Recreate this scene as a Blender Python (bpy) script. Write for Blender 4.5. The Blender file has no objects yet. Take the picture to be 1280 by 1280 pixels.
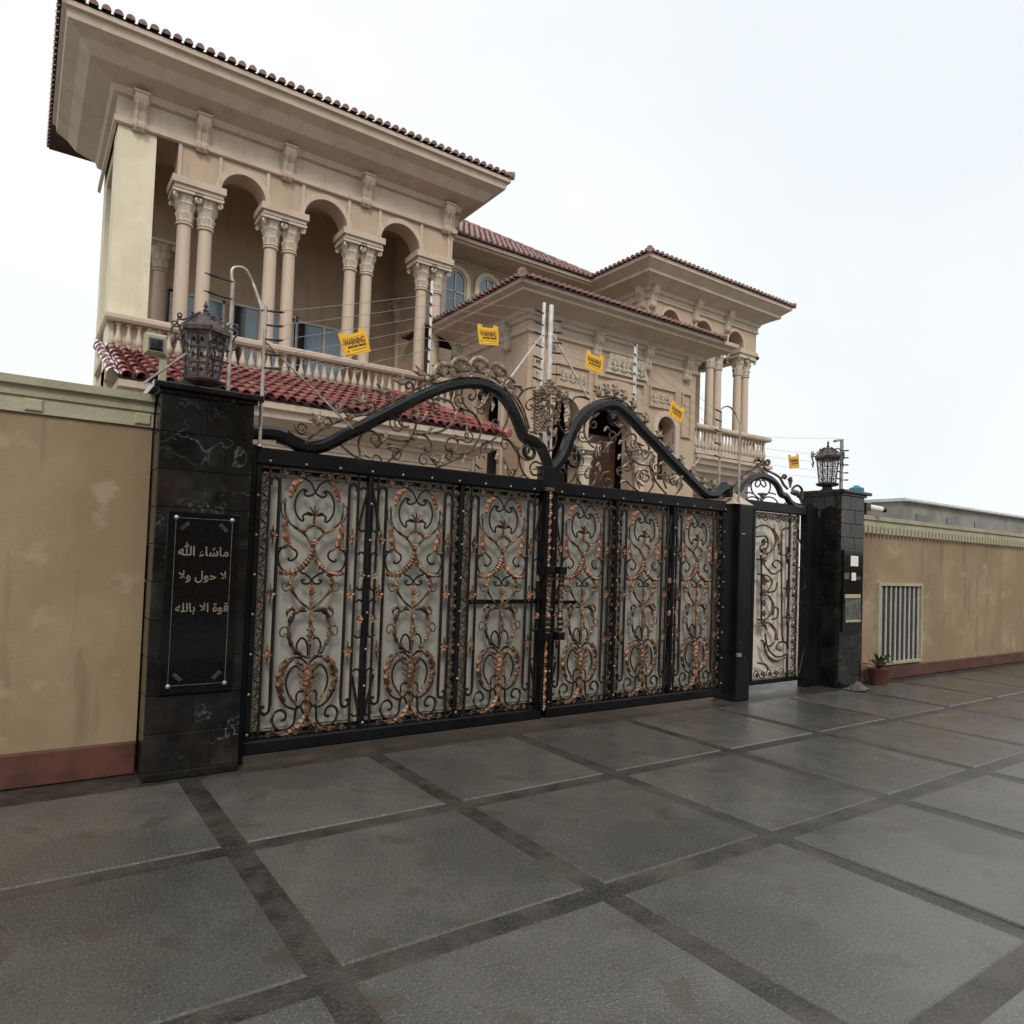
import bpy, math, random
import numpy as np
from mathutils import Vector, Matrix, noise
random.seed(7)
sc = bpy.context.scene
COL = sc.collection
PI = math.pi
H = 1.55
# ------------------------------------------------------------------ camera
F_PX, CY_PX = 884.8, 667.2            # focal length and principal row for a 1280 px frame
YAW, PITCH, ROLL = 0.608217, 0.0354578, 0.0351797
def cam_axes():
    cy, sy, cp, sp = math.cos(YAW), math.sin(YAW), math.cos(PITCH), math.sin(PITCH)
    f = Vector((sy*cp, cy*cp, sp)); ri = Vector((cy, -sy, 0)); up = ri.cross(f)
    cr, sr = math.cos(ROLL), math.sin(ROLL)
    return cr*ri + sr*up, -sr*ri + cr*up, f
RI, UP, FW = cam_axes()
cd = bpy.data.cameras.new('camera'); cam = bpy.data.objects.new('camera', cd); COL.objects.link(cam)
cd.sensor_width = 36; cd.lens = F_PX/1280*36; cd.shift_y = (CY_PX-640)/1280
cd.clip_start = 0.05; cd.clip_end = 3000
cam.matrix_world = Matrix(((RI.x, UP.x, -FW.x, 0), (RI.y, UP.y, -FW.y, 0), (RI.z, UP.z, -FW.z, H), (0, 0, 0, 1)))
sc.camera = cam
def at(px, py, Y):
    """point of the vertical plane at depth Y that stands in this direction"""
    d = RI*(px-640)/F_PX - UP*(py-CY_PX)/F_PX + FW
    t = Y/d.y
    return Vector((d.x*t, Y, d.z*t+H))
def atx(px, py, X):
    d = RI*(px-640)/F_PX - UP*(py-CY_PX)/F_PX + FW
    t = X/d.x
    return Vector((X, d.y*t, d.z*t+H))
# ------------------------------------------------------------------ light
SUN_EL, SUN_AZ = math.radians(43), math.radians(207)
w = bpy.data.worlds.new('World'); sc.world = w; w.use_nodes = True
nt = w.node_tree; nt.nodes.clear()
out = nt.nodes.new('ShaderNodeOutputWorld'); bg = nt.nodes.new('ShaderNodeBackground')
sky = nt.nodes.new('ShaderNodeTexSky'); sky.sky_type = 'NISHITA'; sky.sun_disc = False
sky.sun_elevation = SUN_EL; sky.sun_rotation = SUN_AZ
sca = nt.nodes.new('ShaderNodeMixRGB'); sca.blend_type = 'MULTIPLY'; sca.inputs[0].default_value = 1
sca.inputs[2].default_value = (0.10, 0.10, 0.10, 1)
nt.links.new(sky.outputs[0], sca.inputs[1])
tc = nt.nodes.new('ShaderNodeTexCoord'); nz = nt.nodes.new('ShaderNodeTexNoise')
nz.inputs['Scale'].default_value = 1.6; nz.inputs['Detail'].default_value = 5; nz.inputs['Roughness'].default_value = .5
nt.links.new(tc.outputs['Generated'], nz.inputs['Vector'])
rp = nt.nodes.new('ShaderNodeValToRGB')
rp.color_ramp.elements[0].position = .36; rp.color_ramp.elements[0].color = (.855, .905, .935, 1)
rp.color_ramp.elements[1].position = .62; rp.color_ramp.elements[1].color = (.965, .975, .97, 1)
nt.links.new(nz.outputs['Fac'], rp.inputs[0])
mx = nt.nodes.new('ShaderNodeMixRGB'); mx.inputs[0].default_value = .93
nt.links.new(sca.outputs[0], mx.inputs[1]); nt.links.new(rp.outputs[0], mx.inputs[2])
nt.links.new(mx.outputs[0], bg.inputs[0]); bg.inputs[1].default_value = 1.05
nt.links.new(bg.outputs[0], out.inputs[0])
sd = bpy.data.lights.new('sun', 'SUN'); sd.energy = 1.6; sd.angle = math.radians(14); sd.color = (1, .92, .80)
so = bpy.data.objects.new('sun', sd); COL.objects.link(so)
sdir = Vector((math.cos(SUN_EL)*math.sin(SUN_AZ), math.cos(SUN_EL)*math.cos(SUN_AZ), math.sin(SUN_EL)))
so.rotation_euler = sdir.to_track_quat('Z', 'Y').to_euler()
sc.view_settings.view_transform = 'Standard'; sc.view_settings.look = 'None'
sc.view_settings.exposure = 0.06; sc.view_settings.gamma = 1; sc.view_settings.use_curve_mapping = False
sc.cycles.max_bounces = 6; sc.cycles.transparent_max_bounces = 8
# ------------------------------------------------------------------ materials
def mat(name, c1, c2=None, scale=4., rough=.8, metal=0., bump=0., bscale=60., detail=4., lo=.4, hi=.6, spec=.5, coat=0., stretch=None, rvar=0., layer=None, ob=True):
    m = bpy.data.materials.new(name); m.use_nodes = True
    t = m.node_tree; b = t.nodes['Principled BSDF']
    b.inputs['Roughness'].default_value = rough; b.inputs['Metallic'].default_value = metal
    b.inputs['Specular IOR Level'].default_value = spec; b.inputs['Coat Weight'].default_value = coat
    b.inputs['Coat Roughness'].default_value = .08
    co = t.nodes.new('ShaderNodeTexCoord'); src = co.outputs['Object' if ob else 'Generated']
    mp = t.nodes.new('ShaderNodeMapping'); t.links.new(src, mp.inputs[0])
    if stretch: mp.inputs['Scale'].default_value = stretch
    c2 = c2 or c1
    n = t.nodes.new('ShaderNodeTexNoise'); n.inputs['Scale'].default_value = scale; n.inputs['Detail'].default_value = detail
    n.inputs['Roughness'].default_value = .6
    t.links.new(mp.outputs[0], n.inputs['Vector'])
    r = t.nodes.new('ShaderNodeValToRGB'); r.color_ramp.elements[0].position = lo; r.color_ramp.elements[1].position = hi
    r.color_ramp.elements[0].color = (*c1, 1); r.color_ramp.elements[1].color = (*c2, 1)
    t.links.new(n.outputs['Fac'], r.inputs[0]); last = r.outputs[0]
    for layer in (layer if isinstance(layer, list) else [layer] if layer else []):   # (colour, scale, lo, hi, amount, stretch)
        n2 = t.nodes.new('ShaderNodeTexNoise'); n2.inputs['Scale'].default_value = layer[1]; n2.inputs['Detail'].default_value = 6
        mp2 = t.nodes.new('ShaderNodeMapping'); t.links.new(src, mp2.inputs[0])
        if len(layer) > 5: mp2.inputs['Scale'].default_value = layer[5]
        t.links.new(mp2.outputs[0], n2.inputs['Vector'])
        r2 = t.nodes.new('ShaderNodeValToRGB'); r2.color_ramp.elements[0].position = layer[2]; r2.color_ramp.elements[1].position = layer[3]
        r2.color_ramp.elements[0].color = (0, 0, 0, 1); r2.color_ramp.elements[1].color = (layer[4],)*3+(1,)
        t.links.new(n2.outputs['Fac'], r2.inputs[0])
        mm = t.nodes.new('ShaderNodeMixRGB'); t.links.new(r2.outputs[0], mm.inputs[0]); t.links.new(last, mm.inputs[1])
        mm.inputs[2].default_value = (*layer[0], 1); last = mm.outputs[0]
    t.links.new(last, b.inputs['Base Color'])
    if rvar:
        mr = t.nodes.new('ShaderNodeMapRange'); mr.inputs['To Min'].default_value = max(.03, rough-rvar); mr.inputs['To Max'].default_value = min(1, rough+rvar)
        t.links.new(n.outputs['Fac'], mr.inputs[0]); t.links.new(mr.outputs[0], b.inputs['Roughness'])
    if bump:
        nb = t.nodes.new('ShaderNodeTexNoise'); nb.inputs['Scale'].default_value = bscale; nb.inputs['Detail'].default_value = 4
        t.links.new(src, nb.inputs['Vector'])
        bp = t.nodes.new('ShaderNodeBump'); bp.inputs['Strength'].default_value = bump; bp.inputs['Distance'].default_value = .02
        t.links.new(nb.outputs['Fac'], bp.inputs['Height']); t.links.new(bp.outputs[0], b.inputs['Normal'])
    return m
M = {}
M['stucco'] = mat('stucco', (.45, .34, .245), (.52, .40, .295), 1.1, .9, bump=.25, bscale=45, lo=.3, hi=.7, layer=[((.37, .28, .215), 2.2, .48, .72, .6, (1, 1, .22)), ((.34, .26, .195), 9, .58, .7, .4, (1, 1, .08)), ((.57, .46, .36), 3.5, .6, .75, .4)])
M['trim'] = mat('trim', (.50, .41, .325), (.57, .475, .38), 1.6, .85, bump=.15, bscale=50, lo=.3, hi=.7, layer=[((.42, .34, .26), 3., .48, .72, .65, (1, 1, .35)), ((.31, .25, .195), 14, .6, .7, .45, (1, 1, .1))])
M['carved'] = mat('carved_stone', (.45, .39, .305), (.60, .53, .425), 9, .85, bump=.6, bscale=38, lo=.35, hi=.65)
M['column'] = mat('column_paint', (.50, .40, .315), (.57, .465, .365), 1.2, .6, bump=.08, bscale=40, lo=.3, hi=.7, layer=[((.45, .35, .265), 2., .5, .75, .6, (1, 1, .2)), ((.36, .28, .215), 12, .6, .72, .35, (1, 1, .1))])
M['tile'] = mat('glazed_tile', (.17, .036, .042), (.40, .125, .125), 5.5, .2, bump=.12, bscale=30, lo=.35, hi=.65, spec=.9, coat=1., rvar=.1, layer=((.11, .03, .03), 9, .55, .7, .7))
M['tile_old'] = mat('matt_roof_tile', (.19, .09, .08), (.34, .19, .165), 6, .42, bump=.3, bscale=24, lo=.35, hi=.65, coat=.2, layer=((.12, .07, .06), 7, .5, .7, .8))
M['tile_bed'] = mat('tile_bed', (.045, .02, .02), (.07, .03, .03), 6, .9)
M['black'] = mat('black_gate_paint', (.004, .004, .005), (.009, .009, .011), 3, .3, lo=.3, hi=.7, spec=.2, rvar=.1, bump=.05, bscale=90, layer=((.05, .045, .04), 14, .62, .8, .35))
M['gloss'] = mat('glossy_black_enamel', (.004, .004, .005), (.008, .008, .01), 3, .13, lo=.3, hi=.7, spec=.5, rvar=.05, bump=.06, bscale=50)
M['iron'] = mat('dark_wrought_iron', (.008, .007, .007), (.022, .016, .013), 12, .3, metal=.2, bump=.2, bscale=70)
M['copper'] = mat('rubbed_copper', (.06, .035, .022), (.44, .25, .15), 16, .36, metal=.5, bump=.5, bscale=55, lo=.38, hi=.66, layer=((.60, .40, .27), 32, .56, .7, .7))
M['copper2'] = mat('bright_orange_copper', (.13, .06, .04), (.42, .20, .115), 14, .4, metal=.45, bump=.5, bscale=55, lo=.38, hi=.62, layer=((.08, .04, .03), 30, .55, .7, .8))
M['tan'] = mat('weathered_tan_bronze', (.11, .08, .06), (.43, .34, .265), 14, .42, metal=.35, bump=.4, bscale=55, lo=.36, hi=.62)
M['steel_old'] = mat('weathered_steel', (.30, .27, .235), (.46, .43, .39), 9, .45, metal=.5, layer=((.20, .15, .11), 10, .5, .7, .7, (1, 1, .3)))
M['bronze'] = mat('bronze_scroll', (.04, .028, .02), (.27, .18, .12), 15, .33, metal=.5, bump=.3, bscale=55, lo=.42, hi=.7)
M['stud'] = mat('stud_metal', (.35, .34, .32), (.5, .48, .45), 20, .35, metal=.7)
M['marble'] = mat('black_marble', (.005, .005, .005), (.014, .0145, .0145), 3.5, .13, lo=.35, hi=.7, spec=.33, rvar=.07, bump=.05, bscale=20, layer=[((.042, .028, .022), 2.4, .55, .74, .5), ((.026, .03, .031), 6, .56, .7, .5), ((.05, .032, .025), 11, .63, .7, .35)])
M['plaque'] = mat('polished_granite', (.003, .003, .004), (.006, .006, .007), 30, .1, spec=.28)
M['grout'] = mat('grout', (.06, .065, .06), (.12, .125, .115), 12, .9)
M['engraving'] = mat('painted_engraving', (.11, .098, .07), (.23, .205, .15), 60, .6)
M['steel'] = mat('galvanised_steel', (.55, .53, .50), (.72, .70, .67), 14, .33, metal=.75, layer=((.34, .29, .23), 10, .58, .72, .5, (1, 1, .3)))
M['insulator'] = mat('insulator_plastic', (.012, .012, .014), (.03, .03, .03), 10, .5)
M['wire'] = mat('aluminium_wire', (.30, .29, .28), (.40, .39, .38), 10, .4, metal=.6)
M['yellow'] = mat('yellow_plastic', (.86, .46, .02), (.92, .54, .03), 8, .45, layer=((.75, .38, .02), 20, .6, .75, .4))
M['print'] = mat('dark_print', (.07, .025, .008), (.10, .035, .01), 20, .6)
M['print_line'] = mat('brown_print', (.50, .20, .01), (.55, .23, .012), 20, .6)
M['cream'] = mat('cream_pier_paint', (.66, .60, .44), (.74, .68, .52), 1.2, .8, bump=.15, bscale=45, layer=((.50, .44, .33), 2.5, .52, .75, .5, (1, 1, .2)))
M['wallpaint'] = mat('boundary_wall_paint', (.27, .195, .115), (.32, .24, .15), 1.3, .9, bump=.12, bscale=80, layer=[((.21, .145, .09), 1.6, .46, .72, .7, (1, 1, .3)), ((.16, .12, .08), 7, .58, .7, .55, (1, 1, .12)), ((.42, .34, .24), 4, .6, .7, .5)])
M['coping'] = mat('coping_paint', (.34, .32, .22), (.42, .39, .28), 3, .85, bump=.2, bscale=40)
M['frame'] = mat('window_frame_paint', (.5, .5, .48), (.6, .6, .57), 4, .45)
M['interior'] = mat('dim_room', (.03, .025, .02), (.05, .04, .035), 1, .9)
M['wood'] = mat('dark_timber', (.045, .022, .014), (.075, .038, .022), 5, .45, stretch=(1, 1, .2))
M['lantern'] = mat('lantern_bronze', (.055, .045, .042), (.14, .105, .095), 14, .38, metal=.55, bump=.2, bscale=60)
M['white'] = mat('white_plastic', (.75, .75, .74), (.8, .8, .79), 6, .4)
M['blue'] = mat('blue_plastic_tank', (.02, .16, .27), (.03, .2, .32), 5, .5)
M['leaf'] = mat('leaf_green', (.035, .06, .018), (.075, .10, .03), 10, .6)
M['redbrown'] = mat('red_brown_plinth', (.07, .025, .018), (.11, .04, .03), 5, .7)
def glass_mat(name, tint, rough, mixv):
    m = bpy.data.materials.new(name); m.use_nodes = True; t = m.node_tree; b = t.nodes['Principled BSDF']
    b.inputs['Base Color'].default_value = (*tint, 1); b.inputs['Roughness'].default_value = rough
    b.inputs['Specular IOR Level'].default_value = .8
    n = t.nodes.new('ShaderNodeTexNoise'); n.inputs['Scale'].default_value = 1.3
    r = t.nodes.new('ShaderNodeValToRGB'); r.color_ramp.elements[0].color = (*tint, 1); r.color_ramp.elements[1].color = (*[x*mixv for x in tint], 1)
    r.color_ramp.elements[0].position = .4; r.color_ramp.elements[1].position = .6
    co = t.nodes.new('ShaderNodeTexCoord'); t.links.new(co.outputs['Object'], n.inputs['Vector'])
    t.links.new(n.outputs['Fac'], r.inputs[0]); t.links.new(r.outputs[0], b.inputs['Base Color'])
    return m
M['blueglass'] = glass_mat('blue_reflective_glass', (.15, .25, .33), .12, .75)
M['darkglass'] = glass_mat('dark_glass', (.012, .016, .02), .1, .7)
M['lampglass'] = glass_mat('smoked_lamp_glass', (.22, .21, .2), .2, .8)
t = M['lampglass'].node_tree; tr = t.nodes.new('ShaderNodeBsdfTransparent'); ms = t.nodes.new('ShaderNodeMixShader'); ms.inputs[0].default_value = .72
t.links.new(t.nodes['Principled BSDF'].outputs[0], ms.inputs[1]); t.links.new(tr.outputs[0], ms.inputs[2]); t.links.new(ms.outputs[0], t.nodes['Material Output'].inputs[0])
def sheet_mat():
    m = bpy.data.materials.new('fibreglass_sheet'); m.use_nodes = True; t = m.node_tree
    b = t.nodes['Principled BSDF']; o = t.nodes['Material Output']
    co = t.nodes.new('ShaderNodeTexCoord')
    n = t.nodes.new('ShaderNodeTexNoise'); n.inputs['Scale'].default_value = 1.2; n.inputs['Detail'].default_value = 5
    t.links.new(co.outputs['Object'], n.inputs['Vector'])
    r = t.nodes.new('ShaderNodeValToRGB'); r.color_ramp.elements[0].position = .35; r.color_ramp.elements[1].position = .65
    r.color_ramp.elements[0].color = (.33, .33, .295, 1); r.color_ramp.elements[1].color = (.46, .45, .40, 1)
    t.links.new(n.outputs['Fac'], r.inputs[0]); t.links.new(r.outputs[0], b.inputs['Base Color'])
    b.inputs['Roughness'].default_value = .42
    tr = t.nodes.new('ShaderNodeBsdfTranslucent'); tr.inputs[0].default_value = (.35, .36, .31, 1)
    ms = t.nodes.new('ShaderNodeMixShader'); ms.inputs[0].default_value = .2
    t.links.new(b.outputs[0], ms.inputs[1]); t.links.new(tr.outputs[0], ms.inputs[2]); t.links.new(ms.outputs[0], o.inputs[0])
    return m
M['sheet'] = sheet_mat()
M['sheet_pale'] = mat('pale_acrylic_sheet', (.62, .59, .52), (.72, .69, .61), 1.5, .4)
def marble_veins():
    m = M['marble']; t = m.node_tree; b = t.nodes['Principled BSDF']
    lk = b.inputs['Base Color'].links[0]; srcs = lk.from_socket
    co = t.nodes.new('ShaderNodeNewGeometry')
    wv = t.nodes.new('ShaderNodeTexNoise'); wv.inputs['Scale'].default_value = 2.3; wv.inputs['Detail'].default_value = 7; wv.inputs['Distortion'].default_value = 1.2
    t.links.new(co.outputs['Position'], wv.inputs['Vector'])
    sb = t.nodes.new('ShaderNodeMath'); sb.operation = 'SUBTRACT'; sb.inputs[1].default_value = .5
    ab = t.nodes.new('ShaderNodeMath'); ab.operation = 'ABSOLUTE'
    r = t.nodes.new('ShaderNodeValToRGB'); r.color_ramp.elements[0].position = .0; r.color_ramp.elements[0].color = (1, 1, 1, 1)
    r.color_ramp.elements[1].position = .008; r.color_ramp.elements[1].color = (0, 0, 0, 1)
    n3 = t.nodes.new('ShaderNodeTexNoise'); n3.inputs['Scale'].default_value = 2.6
    t.links.new(co.outputs['Position'], n3.inputs['Vector'])
    r3 = t.nodes.new('ShaderNodeValToRGB'); r3.color_ramp.elements[0].position = .53; r3.color_ramp.elements[1].position = .68
    t.links.new(n3.outputs['Fac'], r3.inputs[0])
    ml = t.nodes.new('ShaderNodeMath'); ml.operation = 'MULTIPLY'
    t.links.new(wv.outputs['Fac'], sb.inputs[0]); t.links.new(sb.outputs[0], ab.inputs[0]); t.links.new(ab.outputs[0], r.inputs[0])
    t.links.new(r.outputs[0], ml.inputs[0]); t.links.new(r3.outputs[0], ml.inputs[1])
    mm = t.nodes.new('ShaderNodeMixRGB'); t.links.new(ml.outputs[0], mm.inputs[0]); t.links.new(srcs, mm.inputs[1])
    mm.inputs[2].default_value = (.10, .105, .105, 1); t.links.new(mm.outputs[0], b.inputs['Base Color'])
marble_veins()
M['paving'] = mat('wet_stone_slab', (.07, .067, .06), (.13, .125, .11), 1.3, .22, bump=.12, bscale=90, lo=.3, hi=.7, detail=12, rvar=.25, layer=[((.052, .05, .044), .9, .46, .6, .75), ((.20, .19, .17), 95, .56, .62, .55), ((.035, .033, .03), 70, .6, .66, .7), ((.07, .055, .04), 4, .6, .64, .5)])
M['ground'] = mat('dark_joint_strip', (.022, .02, .017), (.045, .04, .034), 5, .4, bump=.3, bscale=60, rvar=.2, layer=[((.11, .10, .085), 110, .58, .63, .6), ((.09, .075, .055), 2, .5, .62, .5)])  # dark driveway base, showing as wide bands between the slabs
M['yard'] = mat('yard_concrete', (.17, .165, .15), (.25, .24, .22), .7, .85, bump=.2, bscale=10)
def piece_variation(names, lo=.75, hi=1.25):
    for nm in names:
        t = M[nm].node_tree; b = t.nodes['Principled BSDF']; lk = b.inputs['Base Color'].links[0]; src = lk.from_socket
        oi = t.nodes.new('ShaderNodeObjectInfo'); mr = t.nodes.new('ShaderNodeMapRange')
        mr.inputs['To Min'].default_value = lo; mr.inputs['To Max'].default_value = hi
        mm = t.nodes.new('ShaderNodeVectorMath'); mm.operation = 'SCALE'
        t.links.new(oi.outputs['Random'], mr.inputs[0]); t.links.new(src, mm.inputs[0]); t.links.new(mr.outputs[0], mm.inputs['Scale'])
        t.links.new(mm.outputs[0], b.inputs['Base Color'])
piece_variation(['tile'], .6, 1.3); piece_variation(['paving'], .85, 1.12); piece_variation(['marble'], .7, 1.35); piece_variation(['copper', 'bronze'], .7, 1.25)
# ------------------------------------------------------------------ mesh helpers
class MB:
    def __init__(s): s.v = []; s.f = []; s.sm = False
    def add(s, vs, fs):
        b = len(s.v); s.v += [tuple(v) for v in vs]; s.f += [tuple(i+b for i in f) for f in fs]; return s
    def box(s, x0, x1, y0, y1, z0, z1):
        return s.add([(x, y, z) for x in (x0, x1) for y in (y0, y1) for z in (z0, z1)],
                     [(0, 1, 3, 2), (4, 6, 7, 5), (0, 4, 5, 1), (2, 3, 7, 6), (0, 2, 6, 4), (1, 5, 7, 3)])
    def bbox(s, x0, x1, y0, y1, z0, z1, b=.006):
        """box with chamfered front (low y) edges"""
        vs = [(x0, y1, z0), (x1, y1, z0), (x1, y1, z1), (x0, y1, z1), (x0, y0+b, z0), (x1, y0+b, z0), (x1, y0+b, z1), (x0, y0+b, z1),
              (x0+b, y0, z0+b), (x1-b, y0, z0+b), (x1-b, y0, z1-b), (x0+b, y0, z1-b)]
        return s.add(vs, [(0, 3, 2, 1), (0, 1, 5, 4), (1, 2, 6, 5), (2, 3, 7, 6), (3, 0, 4, 7), (4, 5, 9, 8), (5, 6, 10, 9), (6, 7, 11, 10), (7, 4, 8, 11), (8, 9, 10, 11)])
    def tube(s, pts, r, n=6, caps=True, ry=None, phase=0.):
        pts = [Vector(p) for p in pts]; m = len(pts)
        rs = r if isinstance(r, (list, tuple)) else [r]*m
        ref = None; rings = []
        for i, p in enumerate(pts):
            t = (pts[min(i+1, m-1)]-pts[max(i-1, 0)])
            t = t.normalized() if t.length > 1e-9 else Vector((0, 0, 1))
            if ref is None:
                ref = Vector((0, 1, 0)) if abs(t.y) < .9 else Vector((1, 0, 0))
            bnm = t.cross(ref)
            if bnm.length < 1e-6: bnm = t.orthogonal()
            bnm.normalize(); ref = bnm.cross(t).normalized()
            k = ry if ry else 1.
            rings.append([p + bnm*math.cos(phase+2*PI*j/n)*rs[i] + ref*math.sin(phase+2*PI*j/n)*rs[i]*k for j in range(n)])
        b = len(s.v)
        for g in rings: s.v += [tuple(v) for v in g]
        for i in range(m-1):
            for j in range(n):
                a = b+i*n+j; c = b+i*n+(j+1) % n
                s.f.append((a, c, c+n, a+n))
        if caps: s.f.append(tuple(b+j for j in range(n))[::-1]); s.f.append(tuple(b+(m-1)*n+j for j in range(n)))
        return s
    def lathe(s, prof, cx=0, cy=0, n=14, mod=None, z0=0):
        b = len(s.v)
        for r, z in prof:
            for j in range(n):
                a = 2*PI*(j+.5)/n; q = r*(mod(a, z) if mod else 1)
                s.v.append((cx+q*math.cos(a), cy+q*math.sin(a), z+z0))
        for i in range(len(prof)-1):
            for j in range(n):
                a = b+i*n+j; c = b+i*n+(j+1) % n
                s.f.append((a, c, c+n, a+n))
        s.f.append(tuple(b+j for j in range(n))[::-1]); s.f.append(tuple(b+(len(prof)-1)*n+j for j in range(n)))
        return s
    def prism_y(s, poly, y0, y1):
        """polygon in (x,z) extruded along y"""
        n = len(poly); b = len(s.v)
        s.v += [(x, y0, z) for x, z in poly]+[(x, y1, z) for x, z in poly]
        s.f.append(tuple(range(b, b+n))); s.f.append(tuple(range(b+2*n-1, b+n-1, -1)))
        for i in range(n):
            j = (i+1) % n; s.f.append((b+i, b+n+i, b+n+j, b+j))
        return s
    def prism_x(s, poly, x0, x1):
        n = len(poly); b = len(s.v)
        s.v += [(x0, y, z) for y, z in poly]+[(x1, y, z) for y, z in poly]
        s.f.append(tuple(range(b, b+n))[::-1]); s.f.append(tuple(range(b+n, b+2*n)))
        for i in range(n):
            j = (i+1) % n; s.f.append((b+i, b+j, b+n+j, b+n+i))
        return s
    def band(s, pts, w, y0, y1):
        """strip of width w along an (x,z) path, extruded from y0 to y1"""
        n = len(pts); L = []; R = []
        for i in range(n):
            a = pts[max(i-1, 0)]; c = pts[min(i+1, n-1)]
            dx, dz = c[0]-a[0], c[1]-a[1]; l = math.hypot(dx, dz) or 1
            nx, nz = -dz/l*w/2, dx/l*w/2
            L.append((pts[i][0]+nx, pts[i][1]+nz)); R.append((pts[i][0]-nx, pts[i][1]-nz))
        b = len(s.v)
        for i in range(n):
            s.v += [(L[i][0], y0, L[i][1]), (R[i][0], y0, R[i][1]), (R[i][0], y1, R[i][1]), (L[i][0], y1, L[i][1])]
        for i in range(n-1):
            q = b+4*i
            for j in range(4): s.f.append((q+j, q+(j+1) % 4, q+4+(j+1) % 4, q+4+j))
        s.f.append((b, b+1, b+2, b+3)); q = b+4*(n-1); s.f.append((q+3, q+2, q+1, q))
        return s
    def xform(s, fn):
        s.v = [tuple(fn(v)) for v in s.v]; return s
    def mesh(s, name, m, smooth=False):
        me = bpy.data.meshes.new(name); me.from_pydata(s.v, [], s.f); me.update()
        if smooth:
            me.polygons.foreach_set('use_smooth', [True]*len(me.polygons))
            try: me.set_sharp_from_angle(angle=math.radians(42))
            except Exception: pass
        me.materials.append(M[m] if isinstance(m, str) else m)
        import bmesh
        bm = bmesh.new(); bm.from_mesh(me); bmesh.ops.recalc_face_normals(bm, faces=bm.faces); bm.to_mesh(me); bm.free()
        return me
    def obj(s, name, m, parent=None, smooth=False, loc=None, **kw):
        return inst(name, s.mesh(name, m, smooth), parent, loc, **kw)
def inst(name, me, parent=None, loc=None, scale=None, rot=None, **kw):
    o = bpy.data.objects.new(name, me); COL.objects.link(o)
    if parent is not None: o.parent = parent
    if loc is not None: o.location = loc
    if scale is not None: o.scale = scale
    if rot is not None: o.rotation_euler = rot
    for k, v in kw.items(): o[k] = v
    return o
def thing(name, label, cat, loc=(0, 0, 0), group=None):
    o = bpy.data.objects.new(name, None); COL.objects.link(o); o.location = loc; o.empty_display_size = .1
    o['label'] = label; o['category'] = cat
    if group: o['group'] = group
    return o
def tag(o, label, cat, group=None):
    o['label'] = label; o['category'] = cat
    if group: o['group'] = group
    return o
def copy_tree(o, parent=None, **kw):
    c = o.copy(); COL.objects.link(c)
    if parent is not None: c.parent = parent
    for ch in list(o.children): copy_tree(ch, c)
    return c
def cat_rom(P, n=5, closed=False):
    """smooth curve through 2-D or 3-D points"""
    P = [Vector((*p, 0)) if len(p) == 2 else Vector(p) for p in P]; d2 = True
    out = []; m = len(P)
    for i in range(m-1):
        p0 = P[i-1] if i else P[0]*2-P[1]; p1 = P[i]; p2 = P[i+1]; p3 = P[i+2] if i+2 < m else P[i+1]*2-P[i]
        for k in range(n):
            t = k/n
            out.append(.5*((2*p1)+(p2-p0)*t+(2*p0-5*p1+4*p2-p3)*t*t+(3*p1-p0-3*p2+p3)*t**3))
    out.append(P[-1]); return out
def spiral(cx, cz, r0, r1, a0, turns, n=14):
    k = max(4, int(abs(turns)*n)); o = []
    for i in range(k+1):
        t = i/k; r = r0+(r1-r0)*t; a = a0+turns*2*PI*t
        o.append((cx+r*math.cos(a), cz+r*math.sin(a)))
    return o
def leafband(mb, P, w, n=4, seg=5, y=-.012, th=.02, serr=.4):
    """acanthus-like blade: a serrated, ridged strip along path P (x,z); w = width list or number"""
    C = cat_rom(P, seg); m = len(C)
    b = len(mb.v)
    for i, p in enumerate(C):
        t = i/(m-1)
        ww = w if not isinstance(w, (list, tuple)) else np.interp(t*(len(w)-1), range(len(w)), w)
        a = C[max(i-1, 0)]; c = C[min(i+1, m-1)]; d = (c-a); d = d.normalized() if d.length > 0 else Vector((1, 0, 0))
        sw = (1-serr)+serr*((t*n) % 1.0) if i < m-1 else .1
        nx, nz = -d.y*ww/2*sw, d.x*ww/2*sw
        lift = .006*math.sin(t*n*2*PI)
        mb.v += [(p.x+nx, y+th*.4, p.y+nz), (p.x+nx*.45, y-lift, p.y+nz*.45), (p.x, y-th*.55, p.y), (p.x-nx*.45, y+lift, p.y-nz*.45), (p.x-nx, y+th*.4, p.y-nz), (p.x, y+th, p.y)]
    for i in range(m-1):
        q = b+6*i
        for j in range(6): mb.f.append((q+j, q+(j+1) % 6, q+6+(j+1) % 6, q+6+j))
    mb.f.append(tuple(range(b, b+6))); mb.f.append(tuple(range(b+6*m-1, b+6*m-7, -1)))
    return mb
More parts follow.
